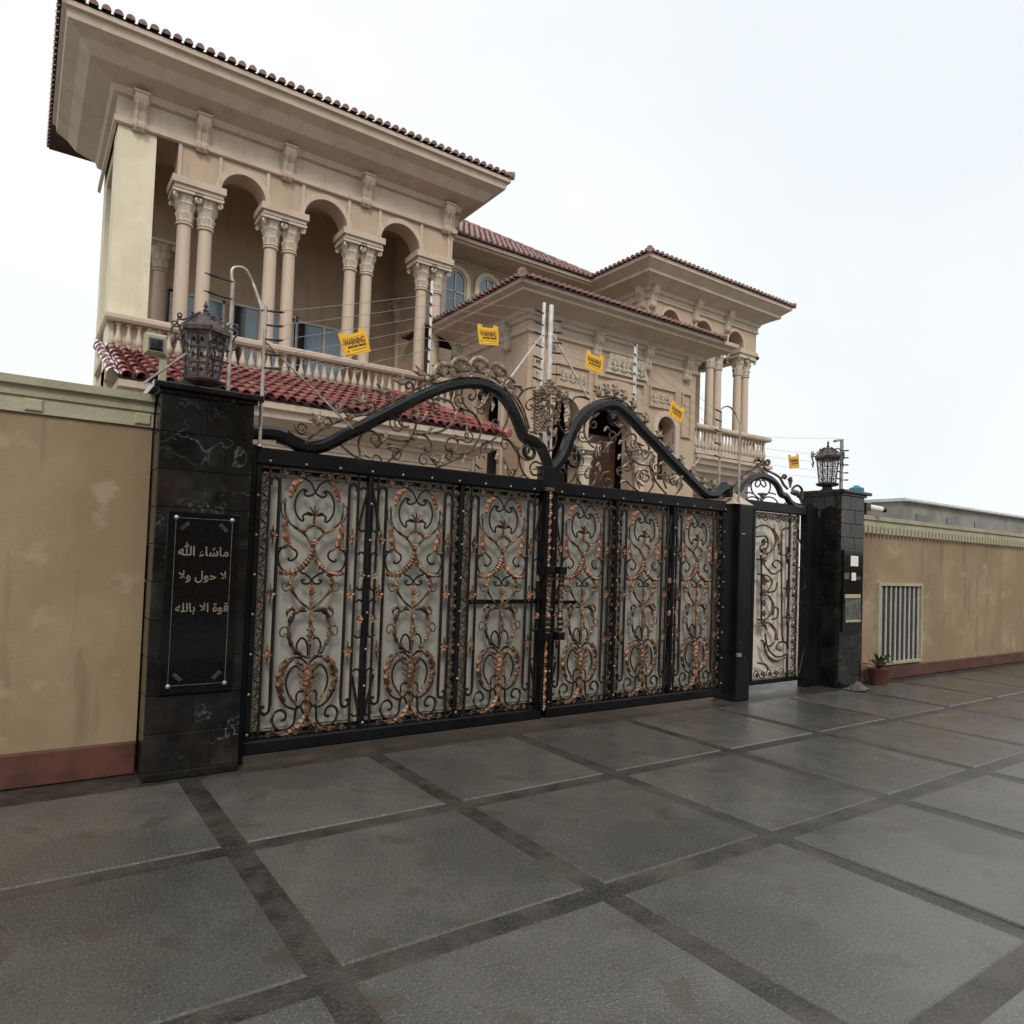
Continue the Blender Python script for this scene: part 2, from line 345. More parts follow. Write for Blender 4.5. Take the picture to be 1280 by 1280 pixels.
def flower(mb, cx, cz, r, n=6, y=-.02, rot=0., dome=.4):
    b = len(mb.v); k = n*4
    mb.v.append((cx, y-r*dome, cz))
    for j in range(k):
        a = rot+2*PI*j/k; q = r*(.62+.38*abs(math.cos(a*n/2-rot*n/2)))
        mb.v.append((cx+.45*q*math.cos(a), y-r*dome*.35, cz+.45*q*math.sin(a)))
    for j in range(k):
        a = rot+2*PI*j/k; q = r*(.45+.55*abs(math.cos(a*n/2-rot*n/2)))
        mb.v.append((cx+q*math.cos(a), y-r*.25, cz+q*math.sin(a)))
    for j in range(k):
        a = rot+2*PI*j/k; q = r*.5
        mb.v.append((cx+q*math.cos(a), y+r*.3, cz+q*math.sin(a)))
    for j in range(k):
        j2 = (j+1) % k
        mb.f.append((b, b+1+j, b+1+j2))
        mb.f.append((b+1+j, b+1+k+j, b+1+k+j2, b+1+j2))
        mb.f.append((b+1+k+j, b+1+2*k+j, b+1+2*k+j2, b+1+k+j2))
    mb.f.append(tuple(b+1+2*k+j for j in range(k)))
    return mb
def rod(mb, P, r, n=6, seg=4, y=0., **kw):
    C = cat_rom(P, seg) if seg > 1 else [Vector((p[0], p[1], 0)) for p in P]
    mb.tube([(c.x, y, c.y) for c in C], r, n, **kw); return mb
#@@SETTING
# ------------------------------------------------------------------ ground
g = MB(); g.v = [(-400, -200, -.02), (600, -200, -.02), (600, 800, -.02), (-400, 800, -.02)]; g.f = [(0, 1, 2, 3)]
g.obj('ground', 'yard', kind='structure')
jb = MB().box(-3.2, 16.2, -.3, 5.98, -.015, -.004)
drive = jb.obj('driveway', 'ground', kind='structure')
def slab_mesh():
    b = .008
    mb = MB()
    x = .60
    mb.v = [(-x, -x, -.012), (x, -x, -.012), (x, x, -.012), (-x, x, -.012), (-x, -x, -b), (x, -x, -b), (x, x, -b), (-x, x, -b),
            (-x+b, -x+b, 0), (x-b, -x+b, 0), (x-b, x-b, 0), (-x+b, x-b, 0)]
    mb.f = [(0, 3, 2, 1), (0, 1, 5, 4), (1, 2, 6, 5), (2, 3, 7, 6), (3, 0, 4, 7), (4, 5, 9, 8), (5, 6, 10, 9), (6, 7, 11, 10), (7, 4, 8, 11), (8, 9, 10, 11)]
    return mb.mesh('paving_slab', 'paving')
sm_ = slab_mesh()
for i in range(14):
    for j in range(4):
        inst('paving_slab', sm_, drive, (8.98+.675+(i-9)*1.33, 5.16-.665-j*1.33, .004+random.uniform(-.002, .003)), rot=(random.uniform(-.004, .004), random.uniform(-.004, .004), random.choice((0, PI/2, PI, -PI/2))))
# ------------------------------------------------------------------ mansion
mansion = thing('mansion', 'large beige stucco villa with columned balconies and red tiled hip roofs behind the gate', 'house', (7, 13, 0))
def mp(mb, name, m, parent=None, smooth=False, **kw):
    """mesh part of the mansion given in world coordinates"""
    p = parent or mansion
    o = mb.obj(name, m, None, smooth, **kw); o.parent = p; o.matrix_parent_inverse = Matrix.Translation(-Vector((7, 13, 0)))
    return o
def wallbox(*a, m='stucco', name='wall'): return mp(MB().box(*a), name, m)
def arch_wall(X0, X1, Y0, Y1, Z0, Z1, ops):
    """wall along X with arched openings (xc, halfwidth, zbottom, zspring)"""
    mb = MB(); xs = X0
    for xc, hw, zb, zs in sorted(ops):
        mb.box(xs, xc-hw, Y0, Y1, Z0, Z1)
        if zb > Z0+.01: mb.box(xc-hw, xc+hw, Y0, Y1, Z0, zb)
        n = 14
        for k in range(n):
            a0, a1 = PI-PI*k/n, PI-PI*(k+1)/n
            xa, xb = xc+hw*math.cos(a0), xc+hw*math.cos(a1); za, zb2 = zs+hw*math.sin(a0), zs+hw*math.sin(a1)
            mb.prism_y([(xa, za), (xb, zb2), (xb, Z1), (xa, Z1)], Y0, Y1)
        xs = xc+hw
    mb.box(xs, X1, Y0, Y1, Z0, Z1)
    return mb
def arch_trim(xc, hw, zb, zs, Y, w=.09, d=.05):
    pts = [(xc-hw-w/2, zb)]+[(xc+(hw+w/2)*math.cos(PI-PI*k/16), zs+(hw+w/2)*math.sin(PI-PI*k/16)) for k in range(17)]+[(xc+hw+w/2, zb)]
    return MB().band(pts, w, Y-d, Y+.02)
def cornice(path, prof, closed=False):
    """profile of (out, z) swept along a plan path with mitred corners; outside is to the right of travel"""
    mb = MB(); n = len(path); offs = []
    for i, p in enumerate(path):
        ns = []
        if i > 0: d = Vector(p)-Vector(path[i-1]); d.normalize(); ns.append(Vector((d.y, -d.x)))
        if i < n-1: d = Vector(path[i+1])-Vector(p); d.normalize(); ns.append(Vector((d.y, -d.x)))
        if len(ns) == 1: offs.append(ns[0])
        else:
            s = ns[0]+ns[1]; offs.append(s/(s.dot(ns[0])))
    m = len(prof); b = 0
    for p, o in zip(path, offs):
        mb.v += [(p[0]+o.x*q, p[1]+o.y*q, z) for q, z in prof]
    for i in range(n-1):
        for j in range(m):
            j2 = (j+1) % m
            mb.f.append((i*m+j, i*m+j2, (i+1)*m+j2, (i+1)*m+j))
    mb.f.append(tuple(range(m))); mb.f.append(tuple(range(n*m-1, (n-1)*m-1, -1)))
    return mb
# column: shaft, capital, base
def capital_mb(r=.125, h=.5):
    mb = MB(); prof = []
    N = 16
    for k in range(N+1):
        t = k/N; z = h*.88*t
        q = r*(1.05+.65*t**2.2)
        for lo in (0, .36): 
            u = (t-lo)/.36
            if 0 <= u <= 1: q += r*.30*(u**1.6)*(1 if u < .93 else .3)
        prof.append((q, z))
    prof[0] = (r*1.12, 0)
    def mod(a, z):
        t = z/(h*.88)
        ph = 0 if t < .36 else PI/8
        return 1-.15*(1-abs(math.cos(4*a+ph*4)))**.8*(1 if t > .04 else 0)
    mb.lathe(prof, n=48, mod=mod)
    mb.box(-r*1.95, r*1.95, -r*1.95, r*1.95, h*.89, h)
    for sx in (-1, 1):
        for sy in (-1, 1):   # corner volutes
            c = Vector((sx*r*1.55, sy*r*1.55, h*.76)); d = Vector((sx, sy, 0)).normalized()
            pts = [c+d*(x*r)+Vector((0, 0, z*r)) for x, z in spiral(0, 0, .42, .08, PI*.9, -1.3, 9)]
            mb.tube(pts, r*.16, 5)
    return mb
def shaft_mb(r=.125, h=2.6):
    mb = MB(); k = 8
    mb.lathe([(r*(1-.10*(i/k)**1.6), h*i/k) for i in range(k+1)], n=20)
    mb.lathe([(r*1.0, h-.06), (r*1.14, h-.05), (r*1.14, h-.02), (r*1.0, h-.01)], n=20)
    return mb
def base_mb(r=.125):
    return MB().lathe([(r*1.4, .0), (r*1.4, .05), (r*1.28, .06), (r*1.36, .09), (r*1.18, .13), (r*1.05, .15)], n=20)
CAPM = capital_mb().mesh('capital', 'carved', True); BASEM = base_mb().mesh('column_base', 'trim', True); SHM = {}
def column(x, y, z0=4.48, z1=7.75, r=.125):
    h = z1-z0; key = (round(h, 2), r); s = r/.125
    if key not in SHM: SHM[key] = shaft_mb(r, h-.5*s).mesh('column', 'column', True)
    c = inst('column', SHM[key], mansion, Vector((x, y, z0))-mansion.location)
    inst('capital', CAPM, c, (0, 0, h-.5*s), (s, s, s)); inst('column_base', BASEM, c, (0, 0, 0), (s, s, s))
    return c
# balustrades
def baluster_mb(h=.62):
    r = .060
    p = [(.8, 0), (.8, .05), (.5, .07), (.62, .10), (.95, .17), (1.02, .25), (.88, .36), (.6, .5), (.42, .65), (.38, .78), (.5, .82), (.42, .85), (.5, .9), (.75, .93), (.75, 1)]
    return MB().lathe([(a*r, b*h) for a, b in p], n=10)
BALM = baluster_mb().mesh('baluster', 'trim', True)
def balustrade(path, z0, spacing=.155, piers=(), hb=.62):
    """path of plan corners; bottom rail, top rail and individual balusters"""
    zt = z0+hb+.12; rail = [(-.10, zt), (.10, zt), (.13, zt+.04), (.13, zt+.10), (.10, zt+.13), (-.10, zt+.13), (-.13, zt+.10), (-.13, zt+.04)]
    o = mp(cornice(path, rail), 'balustrade', 'trim')
    k = cornice(path, [(-.09, z0), (.09, z0), (.09, z0+.11), (-.09, z0+.11)])
    kk = k.obj('bottom_rail', 'trim', o)
    for a, b in zip(path[:-1], path[1:]):
        a, b = Vector(a), Vector(b); L = (b-a).length; n = max(1, int(L/spacing))
        for i in range(n):
            p = a+(b-a)*((i+.5)/n)
            if any(abs(p.x-q) < .14 and abs(p.y-a.y) < .3 for q in piers): continue
            inst('baluster', BALM, o, (p.x, p.y, z0+.11), (1, 1, hb/.62))
    pm = MB().box(-.14, .14, -.11, .11, z0, zt+.002).mesh('pier', 'trim')
    for q in piers: inst('pier', pm, o, (q, path[1][1] if len(path) > 2 and path[0][0] == path[1][0] else path[0][1], 0))
    return o
# corbel bracket
def corbel_mb(h=.5, d=.34, w=.2):
    P = [(0, 0), (0, -h), (-.05, -h), (-.10, -h*.93), (-.11, -h*.82), (-.08, -h*.72), (-.10, -h*.6), (-d*.55, -h*.45), (-d*.85, -h*.30), (-d, -h*.16), (-d, 0)]
    mb = MB().prism_x([(y, z) for y, z in P], -w/2, w/2)
    for s in (-1, 1):
        mb.tube([(s*w*.27, y-.012, z) for y, z in P[2:10]], .022, 5)
    mb.tube([(-w/2-.012, -d*.72, -h*.2), (w/2+.012, -d*.72, -h*.2)], .055, 8)
    mb.tube([(-w/2-.012, -.07, -h*.88), (w/2+.012, -.07, -h*.88)], .04, 8)
    mb.box(-w/2-.02, w/2+.02, -d-.02, 0, 0, .035)
    return mb
CORB = corbel_mb(.48, .17, .2).mesh('corbel', 'carved', False); CORBL = corbel_mb(.56, .22, .2).mesh('corbel', 'trim', False)
def corbel(me, x, y, z, face='front', sc_=1):
    rz = {'front': 0, 'left': -PI/2, 'right': PI/2}[face]
    return inst('corbel', me, mansion, Vector((x, y, z))-mansion.location, (sc_,)*3, (0, 0, rz))
# barrel tile roofs -----------------------------------------------------
def barrel_rows(mb, A, B, up, Lf, sp=.15, row=.33, r=None, drop=.0):
    """half-round tile rows from eave A-B running up direction `up` (3-D unit); Lf(s) length at fraction s"""
    A, B, up = Vector(A), Vector(B), Vector(up).normalized()
    e = (B-A); L = e.length; e.normalize(); nrm = e.cross(up); 
    if nrm.z < 0: nrm = -nrm
    n = int(L/sp); r = r or sp*.36
    for i in range(n+1):
        s = (i+.5)/(n+1) if n else .5; base = A+(B-A)*s; tot = Lf(s)
        k = 0; d = 0.
        while d < tot-.05:
            l = min(row, tot-d)
            b = len(mb.v); jx = random.uniform(-.004, .004); lift = random.uniform(0, .006)
            for q, rr, li in ((d-.03, r*1.12, .012+lift), (d+l, r*.88, .0)):
                c = base+up*q+e*jx+nrm*li
                for j in range(6):
                    a = PI*j/5
                    mb.v.append(tuple(c+e*math.cos(a)*rr+nrm*math.sin(a)*rr*1.05))
            for j in range(5): mb.f.append((b+j, b+j+1, b+7+j, b+6+j))
            mb.f.append(tuple(b+j for j in range(6)))
            d += l
    return mb
def flat(poly, th=.05):
    mb = MB(); n = len(poly)
    mb.v = [tuple(p) for p in poly]+[(p[0], p[1], p[2]-th) for p in poly]
    mb.f = [tuple(range(n)), tuple(range(2*n-1, n-1, -1))]+[(i, n+i, n+(i+1) % n, (i+1) % n) for i in range(n)]
    return mb
def hip_roof(x0, x1, y0, y1, z, slope, tilemat, rows_front=True, sides=('front', 'left'), depth=None, sp=.15, maxrows=99):
    """hip roof over the eave rectangle; returns roof part with tiles joined"""
    W = x1-x0; D = (y1-y0); half = min(D/2, depth or D/2); t = math.tan(slope)
    hx = min(half, W/2)
    zt = z+half*t
    r = mp(MB(), 'roof', 'tile_bed')
    mb = MB()
    P = {'a': (x0, y0, z), 'b': (x1, y0, z), 'c': (x1, y1, z), 'd': (x0, y1, z), 'e': (x0+hx, y0+half, z+hx*t), 'f': (x1-hx, y0+half, z+hx*t), 'g': (x1-hx, y1-half, z+hx*t), 'h': (x0+hx, y1-half, z+hx*t)}
    mb.v = [P[k] for k in 'abcdefgh']
    mb.f = [(0, 1, 5, 4), (1, 2, 6, 5), (2, 3, 7, 6), (3, 0, 4, 7), (4, 5, 6, 7)]
    r.data = mb.mesh('roof', 'tile_bed')
    tl = MB(); cs = 1/math.cos(slope)
    if 'front' in sides:
        def Lf(s):
            x = s*W; return min(half, x, W-x, hx)*cs if x < hx or x > W-hx else half*cs
        barrel_rows(tl, (x0, y0, z+.01), (x1, y0, z+.01), (0, math.cos(slope), math.sin(slope)), lambda s: min(Lf(s), maxrows*.33), sp)
    if 'left' in sides:
        def Ll(s):
            y = s*D; return min(hx, y, D-y)*cs
        barrel_rows(tl, (x0, y1, z+.01), (x0, y0, z+.01), (math.cos(slope), 0, math.sin(slope)), lambda s: min(Ll(s), maxrows*.33), sp)
    if 'right' in sides:
        def Lr(s):
            y = s*D; return min(hx, y, D-y)*cs
        barrel_rows(tl, (x1, y0, z+.01), (x1, y1, z+.01), (-math.cos(slope), 0, math.sin(slope)), lambda s: min(Lr(s), maxrows*.33), sp)
    t_ = tl.obj('roof_tiles', tilemat, r, True, kind='stuff')
    hp = MB()
    for a, b in (('a', 'e'), ('b', 'f')):
        A, B = Vector(P[a]), Vector(P[b]); A = A+(A-B).normalized()*.04
        n = max(2, int((B-A).length/.33))
        for i in range(n):
            p, q = A+(B-A)*i/n, A+(B-A)*((i+1.12)/n)
            hp.tube([p+Vector((0, 0, .05)), q+Vector((0, 0, .03))], [.085, .068], 8)
    hp.obj('hip_tiles', tilemat, r, True, kind='stuff')
    return r
CP = [0.75, 2.30, 3.80, 5.375, 6.98]        # centres of the coupled columns of the left loggia
# --- left loggia block
for i, c in enumerate(CP[1:]):
    for s in (-.175, .175):
        column(c+s, 13.5, 4.48, 7.76, .125)
    mp(MB().box(c-.40, c+.40, 13.24, 13.76, 7.76, 7.83).box(c-.44, c+.44, 13.20, 13.80, 7.83, 7.95), 'impost', 'trim')
ops = [((CP[i]+CP[i+1])/2, (CP[i+1]-CP[i])/2-.36, 7.95, 7.95) for i in range(1, 4)]
aw = arch_wall(1.95, 7.42, 13.3, 13.7, 7.95, 9.3, ops)
mp(aw, 'arcade_wall', 'stucco')
for o_ in ops: mp(arch_trim(o_[0], o_[1], 7.95, o_[3], 13.3, .10, .04), 'arch_surround', 'trim', smooth=False)
for c in CP[1:]:
    mp(MB().box(c-.36, c-.30, 13.27, 13.3, 7.96, 9.2).box(c+.30, c+.36, 13.27, 13.3, 7.96, 9.2), 'wall_moulding', 'trim')
wallbox(1.02, 1.60, 13.302, 13.9, 0, 9.29, m='cream', name='corner_pier')
wallbox(1.04, 1.45, 15.3, 15.9, 0, 9.29, m='cream', name='corner_pier')
wallbox(1.04, 1.4, 13.9, 15.3, 8.3, 9.28, name='side_lintel')
wallbox(1.06, 1.4, 13.9, 15.3, 0, 4.22)
wallbox(1.45, 7.42, 15.5, 15.9, 4.3, 9.28)                    # loggia back wall
wallbox(1.62, 7.45, 13.2, 15.5, 9.15, 9.32, name='ceiling')
wallbox(7.10, 7.42, 14.2, 15.5, 4.3, 9.15)
wallbox(1.02, 7.5, 13.05, 15.6, 4.22, 4.46, m='trim', name='balcony_slab')
arc2 = at(203, 300, 15.2); column(arc2.x, 15.3, 4.48, 7.5, .13)
arc3 = at(503, 380, 15.2); column(arc3.x, 15.25, 4.48, 7.5, .13)
wallbox(1.02, 7.5, 13.35, 13.65, 0, 4.22)
prL = [(0, 8.53), (.05, 8.55), (.05, 8.64), (0.003, 8.66), (0.003, 9.0), (.08, 9.02), (.12, 9.12), (.45, 9.22), (.6, 9.38), (.78, 9.48), (.80, 9.60), (.86, 9.62), (.86, 9.70), (-.1, 9.70)]
def shift_prof(pr, dz): return [(a, b+dz) for a, b in pr]
mp(cornice([(1.0, 16.2), (1.0, 13.28), (7.44, 13.28), (7.44, 15.45)], prL), 'cornice', 'trim')
for c in CP[1:]+[1.32]: corbel(CORBL, c if c < 6.9 else 7.22, 13.28, 9.05)
corbel(CORBL, 7.44, 13.6, 9.05, 'right')
hip_roof(.12, 8.32, 12.4, 17.5, 9.72, math.radians(16), 'tile_old', sides=('front', 'left', 'right'), sp=.17)
balustrade([(1.1, 15.4), (1.1, 13.2), (7.62, 13.2)], 4.70, .15, hb=.385)
wallbox(1.05, 7.55, 13.12, 13.28, 4.46, 4.70, m='trim', name='balcony_kerb')
# windows of the loggia back wall (white frames, blue glass)
def slide_window(xa, xb, za, zb, Y, mull=(.5,), bar=.2):
    f = mp(MB().box(xa, xb, Y-.05, Y+.02, za, za+.05).box(xa, xb, Y-.05, Y+.02, zb-.05, zb).box(xa, xa+.05, Y-.05, Y+.02, za, zb).box(xb-.05, xb, Y-.05, Y+.02, za, zb), 'window', 'frame')
    n = list(mull); xs = [xa]+[xa+(xb-xa)*m for m in n]+[xb]
    for a, b in zip(xs[:-1], xs[1:]):
        MB().box(a+.04, b-.04, Y-.02, Y-.01, za+.05, zb-.05).obj('pane', 'blueglass', f)
    mm = MB()
    for m in n: mm.box(xa+(xb-xa)*m-.03, xa+(xb-xa)*m+.03, Y-.045, Y-.005, za+.05, zb-.05)
    mm.box(xa+.05, xb-.05, Y-.04, Y-.008, za+(zb-za)*bar-.018, za+(zb-za)*bar+.018)
    mm.obj('glazing_bar', 'frame', f)
    MB().box(xa-.02, xa+.0, Y-.06, Y+.01, za, zb).box(xa+.08, xa+.30, Y-.022, Y-.0205, za+.05, zb-.05).obj('dark_curtain', 'darkglass', f)
    return f
wa = at(292, 380, 15.5); wb = at(352, 395, 15.5)
slide_window(wa.x-.05, wb.x+.35, 4.9, wa.z+.02, 15.5, (.42, .82))
wc = at(370, 402, 15.5); wd = at(430, 420, 15.5)
slide_window(wc.x-.1, wd.x+.12, 4.9, wc.z+.03, 15.5, (.55,))
w0 = at(262, 372, 15.5)
slide_window(w0.x-.75, w0.x+.3, 4.9, w0.z-.02, 15.5, (.5,))
# --- main wall with arched windows, and its roof
wallbox(7.42, 13.4, 15.5, 15.9, 0, 9.0)
def arched_window(xc, hw, zb, zs, Y):
    pts = [(xc-hw, zb)]+[(xc+hw*math.cos(PI-PI*k/14), zs+hw*math.sin(PI-PI*k/14)) for k in range(15)]+[(xc+hw, zb)]
    f = mp(MB().band(pts, .05, Y-.05, Y+.02).box(xc-.02, xc+.02, Y-.045, Y-.004, zb, zs+hw).box(xc-hw, xc+hw, Y-.045, Y-.004, zs-.28, zs-.24), 'arched_window', 'frame')
    MB().prism_y(pts, Y-.02, Y-.003).obj('pane', 'blueglass', f)
    arch = arch_trim(xc, hw+.02, zb-.05, zs, Y, .11, .09); arch.obj('surround', 'cream', f)
    return f
a1 = at(568, 338, 15.5); arched_window(a1.x+.02, .29, 7.0, a1.z-.29, 15.5)
a2 = at(608, 349, 15.5); arched_window(a2.x+.02, .27, 7.0, a2.z-.27, 15.5)
prM = [(0, 8.97), (.03, 8.98), (.03, 9.02), (.08, 9.03), (.10, 9.07), (.42, 9.09), (.58, 9.12), (.78, 9.15), (.80, 9.20), (.86, 9.21), (.86, 9.29), (-.1, 9.29)]
mp(cornice([(7.42, 15.5), (12.1, 15.5), (12.1, 18.5)], prM), 'cornice', 'trim')
# main roof: tall hip, front slope in view
def main_roof():
    x0, x1, y0, z = 7.0, 12.75, 14.6, 9.30; sl = math.radians(33); half = 3.1
    r = mp(MB(), 'roof', 'tile_bed'); t = math.tan(sl)
    mb = MB(); mb.v = [(x0, y0, z), (x1, y0, z), (x1-half, y0+half, z+half*t), (x0, y0+half, z+half*t), (x1, y0+2*half, z), (x0, y0+2*half, z)]
    mb.f = [(0, 1, 2, 3), (1, 4, 2), (4, 5, 3, 2)]; r.data = mb.mesh('roof', 'tile_bed')
    tl = MB(); W = x1-x0
    barrel_rows(tl, (x0, y0, z+.01), (x1, y0, z+.01), (0, math.cos(sl), math.sin(sl)), lambda s: min(half, (1-s)*W)/math.cos(sl), .165, .34, .064)
    barrel_rows(tl, (x1, y0, z+.01), (x1, y0+2*half, z+.01), (-math.cos(sl), 0, math.sin(sl)), lambda s: min(s, 1-s)*2*half/math.cos(sl), .165, .34, .064)
    tl.obj('roof_tiles', 'tile_old', r, True, kind='stuff')
    hp = MB(); A = Vector((x1+.03, y0-.03, z+.05)); B = Vector((x1-half, y0+half, z+half*t+.05))
    for i in range(14):
        p, q = A+(B-A)*i/14, A+(B-A)*((i+1.12)/14); hp.tube([p, q], [.085, .068], 8)
    hp.tube([B, Vector((x0, B.y, B.z))], .08, 8)
    hp.obj('hip_tiles', 'tile_old', r, True, kind='stuff')
main_roof()
# --- lower block in front of the main wall
XL, XR, YF = 7.60, 12.24, 10.6
dA = at(768, 515, YF); 
dark_hw = .60; door_x = at(763, 560, YF).x
op = [(at(707, 520, YF).x, .34, .0, at(715, 499, YF).z-.34), (door_x, dark_hw, .0, at(763, 508, YF).z-dark_hw), (at(831, 540, YF).x, .27, 3.35, at(831, 521, YF).z-.27)]
mp(arch_wall(XL, XR, YF, YF+.3, 0, 6.05, op), 'front_wall', 'stucco')
mp(arch_trim(op[2][0], op[2][1], 3.35, op[2][3], YF, .12, .06), 'arch_surround', 'trim')
mp(arch_trim(op[0][0], op[0][1], 0, op[0][3], YF, .08, .04), 'arch_surround', 'trim')
# side wall facing left with an arch (built along X then turned)
s1 = atx(592, 520, XL); s2 = atx(629, 520, XL); sc_y = (s1.y+s2.y)/2; sh = abs(s1.y-s2.y)/2; st = atx(612, 484, XL).z
sw = arch_wall(YF+.3, 13.5, 0, .3, 0, 6.05, [(sc_y, sh*.8, 0, st-sh*.8)])
sw.xform(lambda v: (XL+v[1], v[0], v[2])); mp(sw, 'side_wall', 'stucco')
sa = arch_trim(sc_y, sh*.8, 0, st-sh*.8, 0, .12, .05); sa.xform(lambda v: (XL+v[1], v[0], v[2])); mp(sa, 'arch_surround', 'trim')
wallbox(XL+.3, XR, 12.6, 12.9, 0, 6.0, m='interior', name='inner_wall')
wallbox(XR-.3, XR, YF+.3, 13.2, 0, 6.05)
wallbox(XL+.02, XR-.02, YF+.02, 13.2, 6.05, 6.3, name='ceiling')
prW = [(0, 5.78), (.05, 5.80), (.05, 5.86), (.03, 5.88), (.03, 6.0), (.07, 6.02), (.09, 6.08), (.13, 6.10), (.18, 6.17), (.34, 6.24), (.50, 6.29), (.54, 6.30), (.54, 6.35), (.64, 6.39), (.64, 6.47), (-.1, 6.47)]
mp(cornice([(XL, 13.3), (XL, YF), (XR, YF), (XR, 11.4)], prW), 'cornice', 'trim')
for px, py in ((577, 425), (637, 398)):
    q = atx(px, py, XL); corbel(CORB, XL, q.y, 6.06, 'left', 1.05)
for px in (688, 745, 808, 858):
    q = at(px, 420, YF); corbel(CORB, q.x, YF, 6.05, 'front', .95)
hip_roof(XL-.68, XR+.1, YF-.70, 14.6, 6.46, math.radians(9), 'tile_old', sides=('front', 'left'), sp=.14)
# reliefs on the front wall
def carved(mb, x0, x1, z0, z1, Y, seed=0, r=.016):
    rd = random.Random(seed); n = max(1, round((x1-x0)/(z1-z0)*1.3)); w_ = (x1-x0)/n
    for i in range(n):
        cx, cz = x0+w_*(i+.5), (z0+z1)/2
        for s in (-1, 1):
            P = spiral(cx+s*w_*.22, cz+(z1-z0)*.08, w_*.24, w_*.04, PI/2 if s > 0 else PI/2, s*1.4, 10)
            mb.tube([(a, Y-.012, b) for a, b in P], r, 5)
            leafband(mb, [(cx, cz-(z1-z0)*.4), (cx+s*w_*.2, cz-(z1-z0)*.25), (cx+s*w_*.38, cz-(z1-z0)*.32)], .06, 3, 4, Y-.02, .02)
        flower(mb, cx, cz+(z1-z0)*.3, w_*.16, 5, Y-.01)
        leafband(mb, [(cx, cz-(z1-z0)*.3), (cx, cz+(z1-z0)*.22)], [.03, .09, .03], 4, 6, Y-.02, .02)
p1 = at(759, 437, YF); p2 = at(803, 470, YF)
rx0, rx1 = p1.x, p2.x+.05; rz1 = 5.74; rz0 = rz1-.34
rl = MB().prism_y([(rx0-.05, rz0-.02), (rx1+.05, rz0-.02), (rx1-.03, rz1+.03), (rx0+.03, rz1+.03)], YF-.066, YF-.004)
carved(rl, rx0+.03, rx1-.03, rz0, rz1, YF-.075, 3, .014)
mp(rl, 'relief_plaque', 'carved')
def recess(px0, px1, pyt, pyb, relief=True, seed=1):
    """shallow framed panel: a raised rim round a set-back field is cut as a dark shadow line by its own depth"""
    a = at(px0, pyt, YF); b = at(px1, pyt, YF); zt = a.z; zb = at(px0, pyb, YF).z
    t = .035; d = .05
    mb = MB().box(a.x-t, b.x+t, YF-d, YF, zt, zt+t).box(a.x-t, b.x+t, YF-d, YF, zb-t, zb).box(a.x-t, a.x, YF-d, YF, zb, zt).box(b.x, b.x+t, YF-d, YF, zb, zt)
    o = mp(mb, 'recessed_panel', 'stucco')
    if relief:
        c = MB(); carved(c, a.x+.04, b.x-.04, zb+.06 if zt-zb < .5 else zt-.42, zt-.05, YF-.004, seed, .013); c.obj('relief', 'carved', o)
    MB().box(a.x, b.x, YF-.003, YF+.001, zb, zt).obj('field', 'wallshade' if False else 'stucco', o)
    return o
recess(697, 735, 455, 480, True, 2); recess(668, 679, 450, 520, True, 4); recess(813, 843, 484, 506, True, 5); recess(853, 862, 493, 545, True, 6)
ra = at(745, 468, YF); rb = at(803, 468, YF)
mb = MB(); zt = ra.z-.02; hw_ = (rb.x-ra.x)/2; cx_ = (ra.x+rb.x)/2; n = 16
for k in range(n):      # spandrels of the blind arch over the door
    a0, a1_ = PI-PI*k/n, PI-PI*(k+1)/n
    mb.prism_y([(cx_+hw_*math.cos(a0), zt-hw_*.45+hw_*.42*math.sin(a0)), (cx_+hw_*math.cos(a1_), zt-hw_*.45+hw_*.42*math.sin(a1_)), (cx_+hw_*math.cos(a1_), zt-hw_*.9), (cx_+hw_*math.cos(a0), zt-hw_*.9)], YF-.05, YF)
mp(mb, 'blind_arch', 'stucco')
mp(MB().box(ra.x-.06, rb.x+.06, YF-.06, YF, zt, zt+.05).box(ra.x-.06, ra.x, YF-.06, YF, zt-.75, zt).box(rb.x, rb.x+.06, YF-.06, YF, zt-.75, zt), 'panel_rim', 'stucco')
for px in (732, 801):     # engaged porch columns
    q = at(px, 565, YF-.2); column(q.x, YF-.17, .1, q.z+.06, .112)
    mp(MB().box(q.x-.23, q.x+.23, YF-.38, YF, q.z+.06, q.z+.15), 'impost', 'trim')
dq = MB().box(door_x-dark_hw, door_x+dark_hw, YF+.5, YF+.56, 0, 4.2)
mp(dq, 'entrance_door', 'wood')
# --- tower loggia on the right
TX0, TX1, TY = 13.30, 17.88, 13.2
cs_ = [at(838, 395, TY).x, at(879, 410, TY).x, at(919, 425, TY).x]
tops = [(c, .34, 7.95, 8.08) for c in cs_]
prs = [(cs_[0]+cs_[1])/2, (cs_[1]+cs_[2])/2, 17.44]
mp(arch_wall(TX0, TX1, TY, TY+.35, 7.95, 8.95, tops), 'arcade_wall', 'stucco')
for c in cs_: mp(arch_trim(c, .34, 7.95, 8.08, TY, .08, .04), 'arch_surround', 'trim')
for c in prs:
    mp(MB().box(c-.37, c+.37, TY-.06, TY+.42, 7.76, 7.83).box(c-.41, c+.41, TY-.1, TY+.46, 7.83, 7.95), 'impost', 'trim')
    for s in (-.17, .17): column(c+s, TY+.18, 4.48, 7.76, .125)
mp(arch_wall(TX0, cs_[0]-.34, TY, TY+.35, 4.2, 7.949, []), 'wall', 'stucco')
wallbox(TX0+.002, TX0+.3, TY+.352, 17, 4.2, 8.94)
tsw = arch_wall(TY+.35, 17.0, 0, .3, 7.95, 8.95, [(14.35, .55, 7.95, 7.95)]); tsw.xform(lambda v: (TX1-.3+v[1], v[0], v[2])); mp(tsw, 'side_wall', 'stucco')
mp(MB().box(TX1-.3, TX1, TY+.35, 15.2, 7.78, 7.98), 'lintel', 'trim')
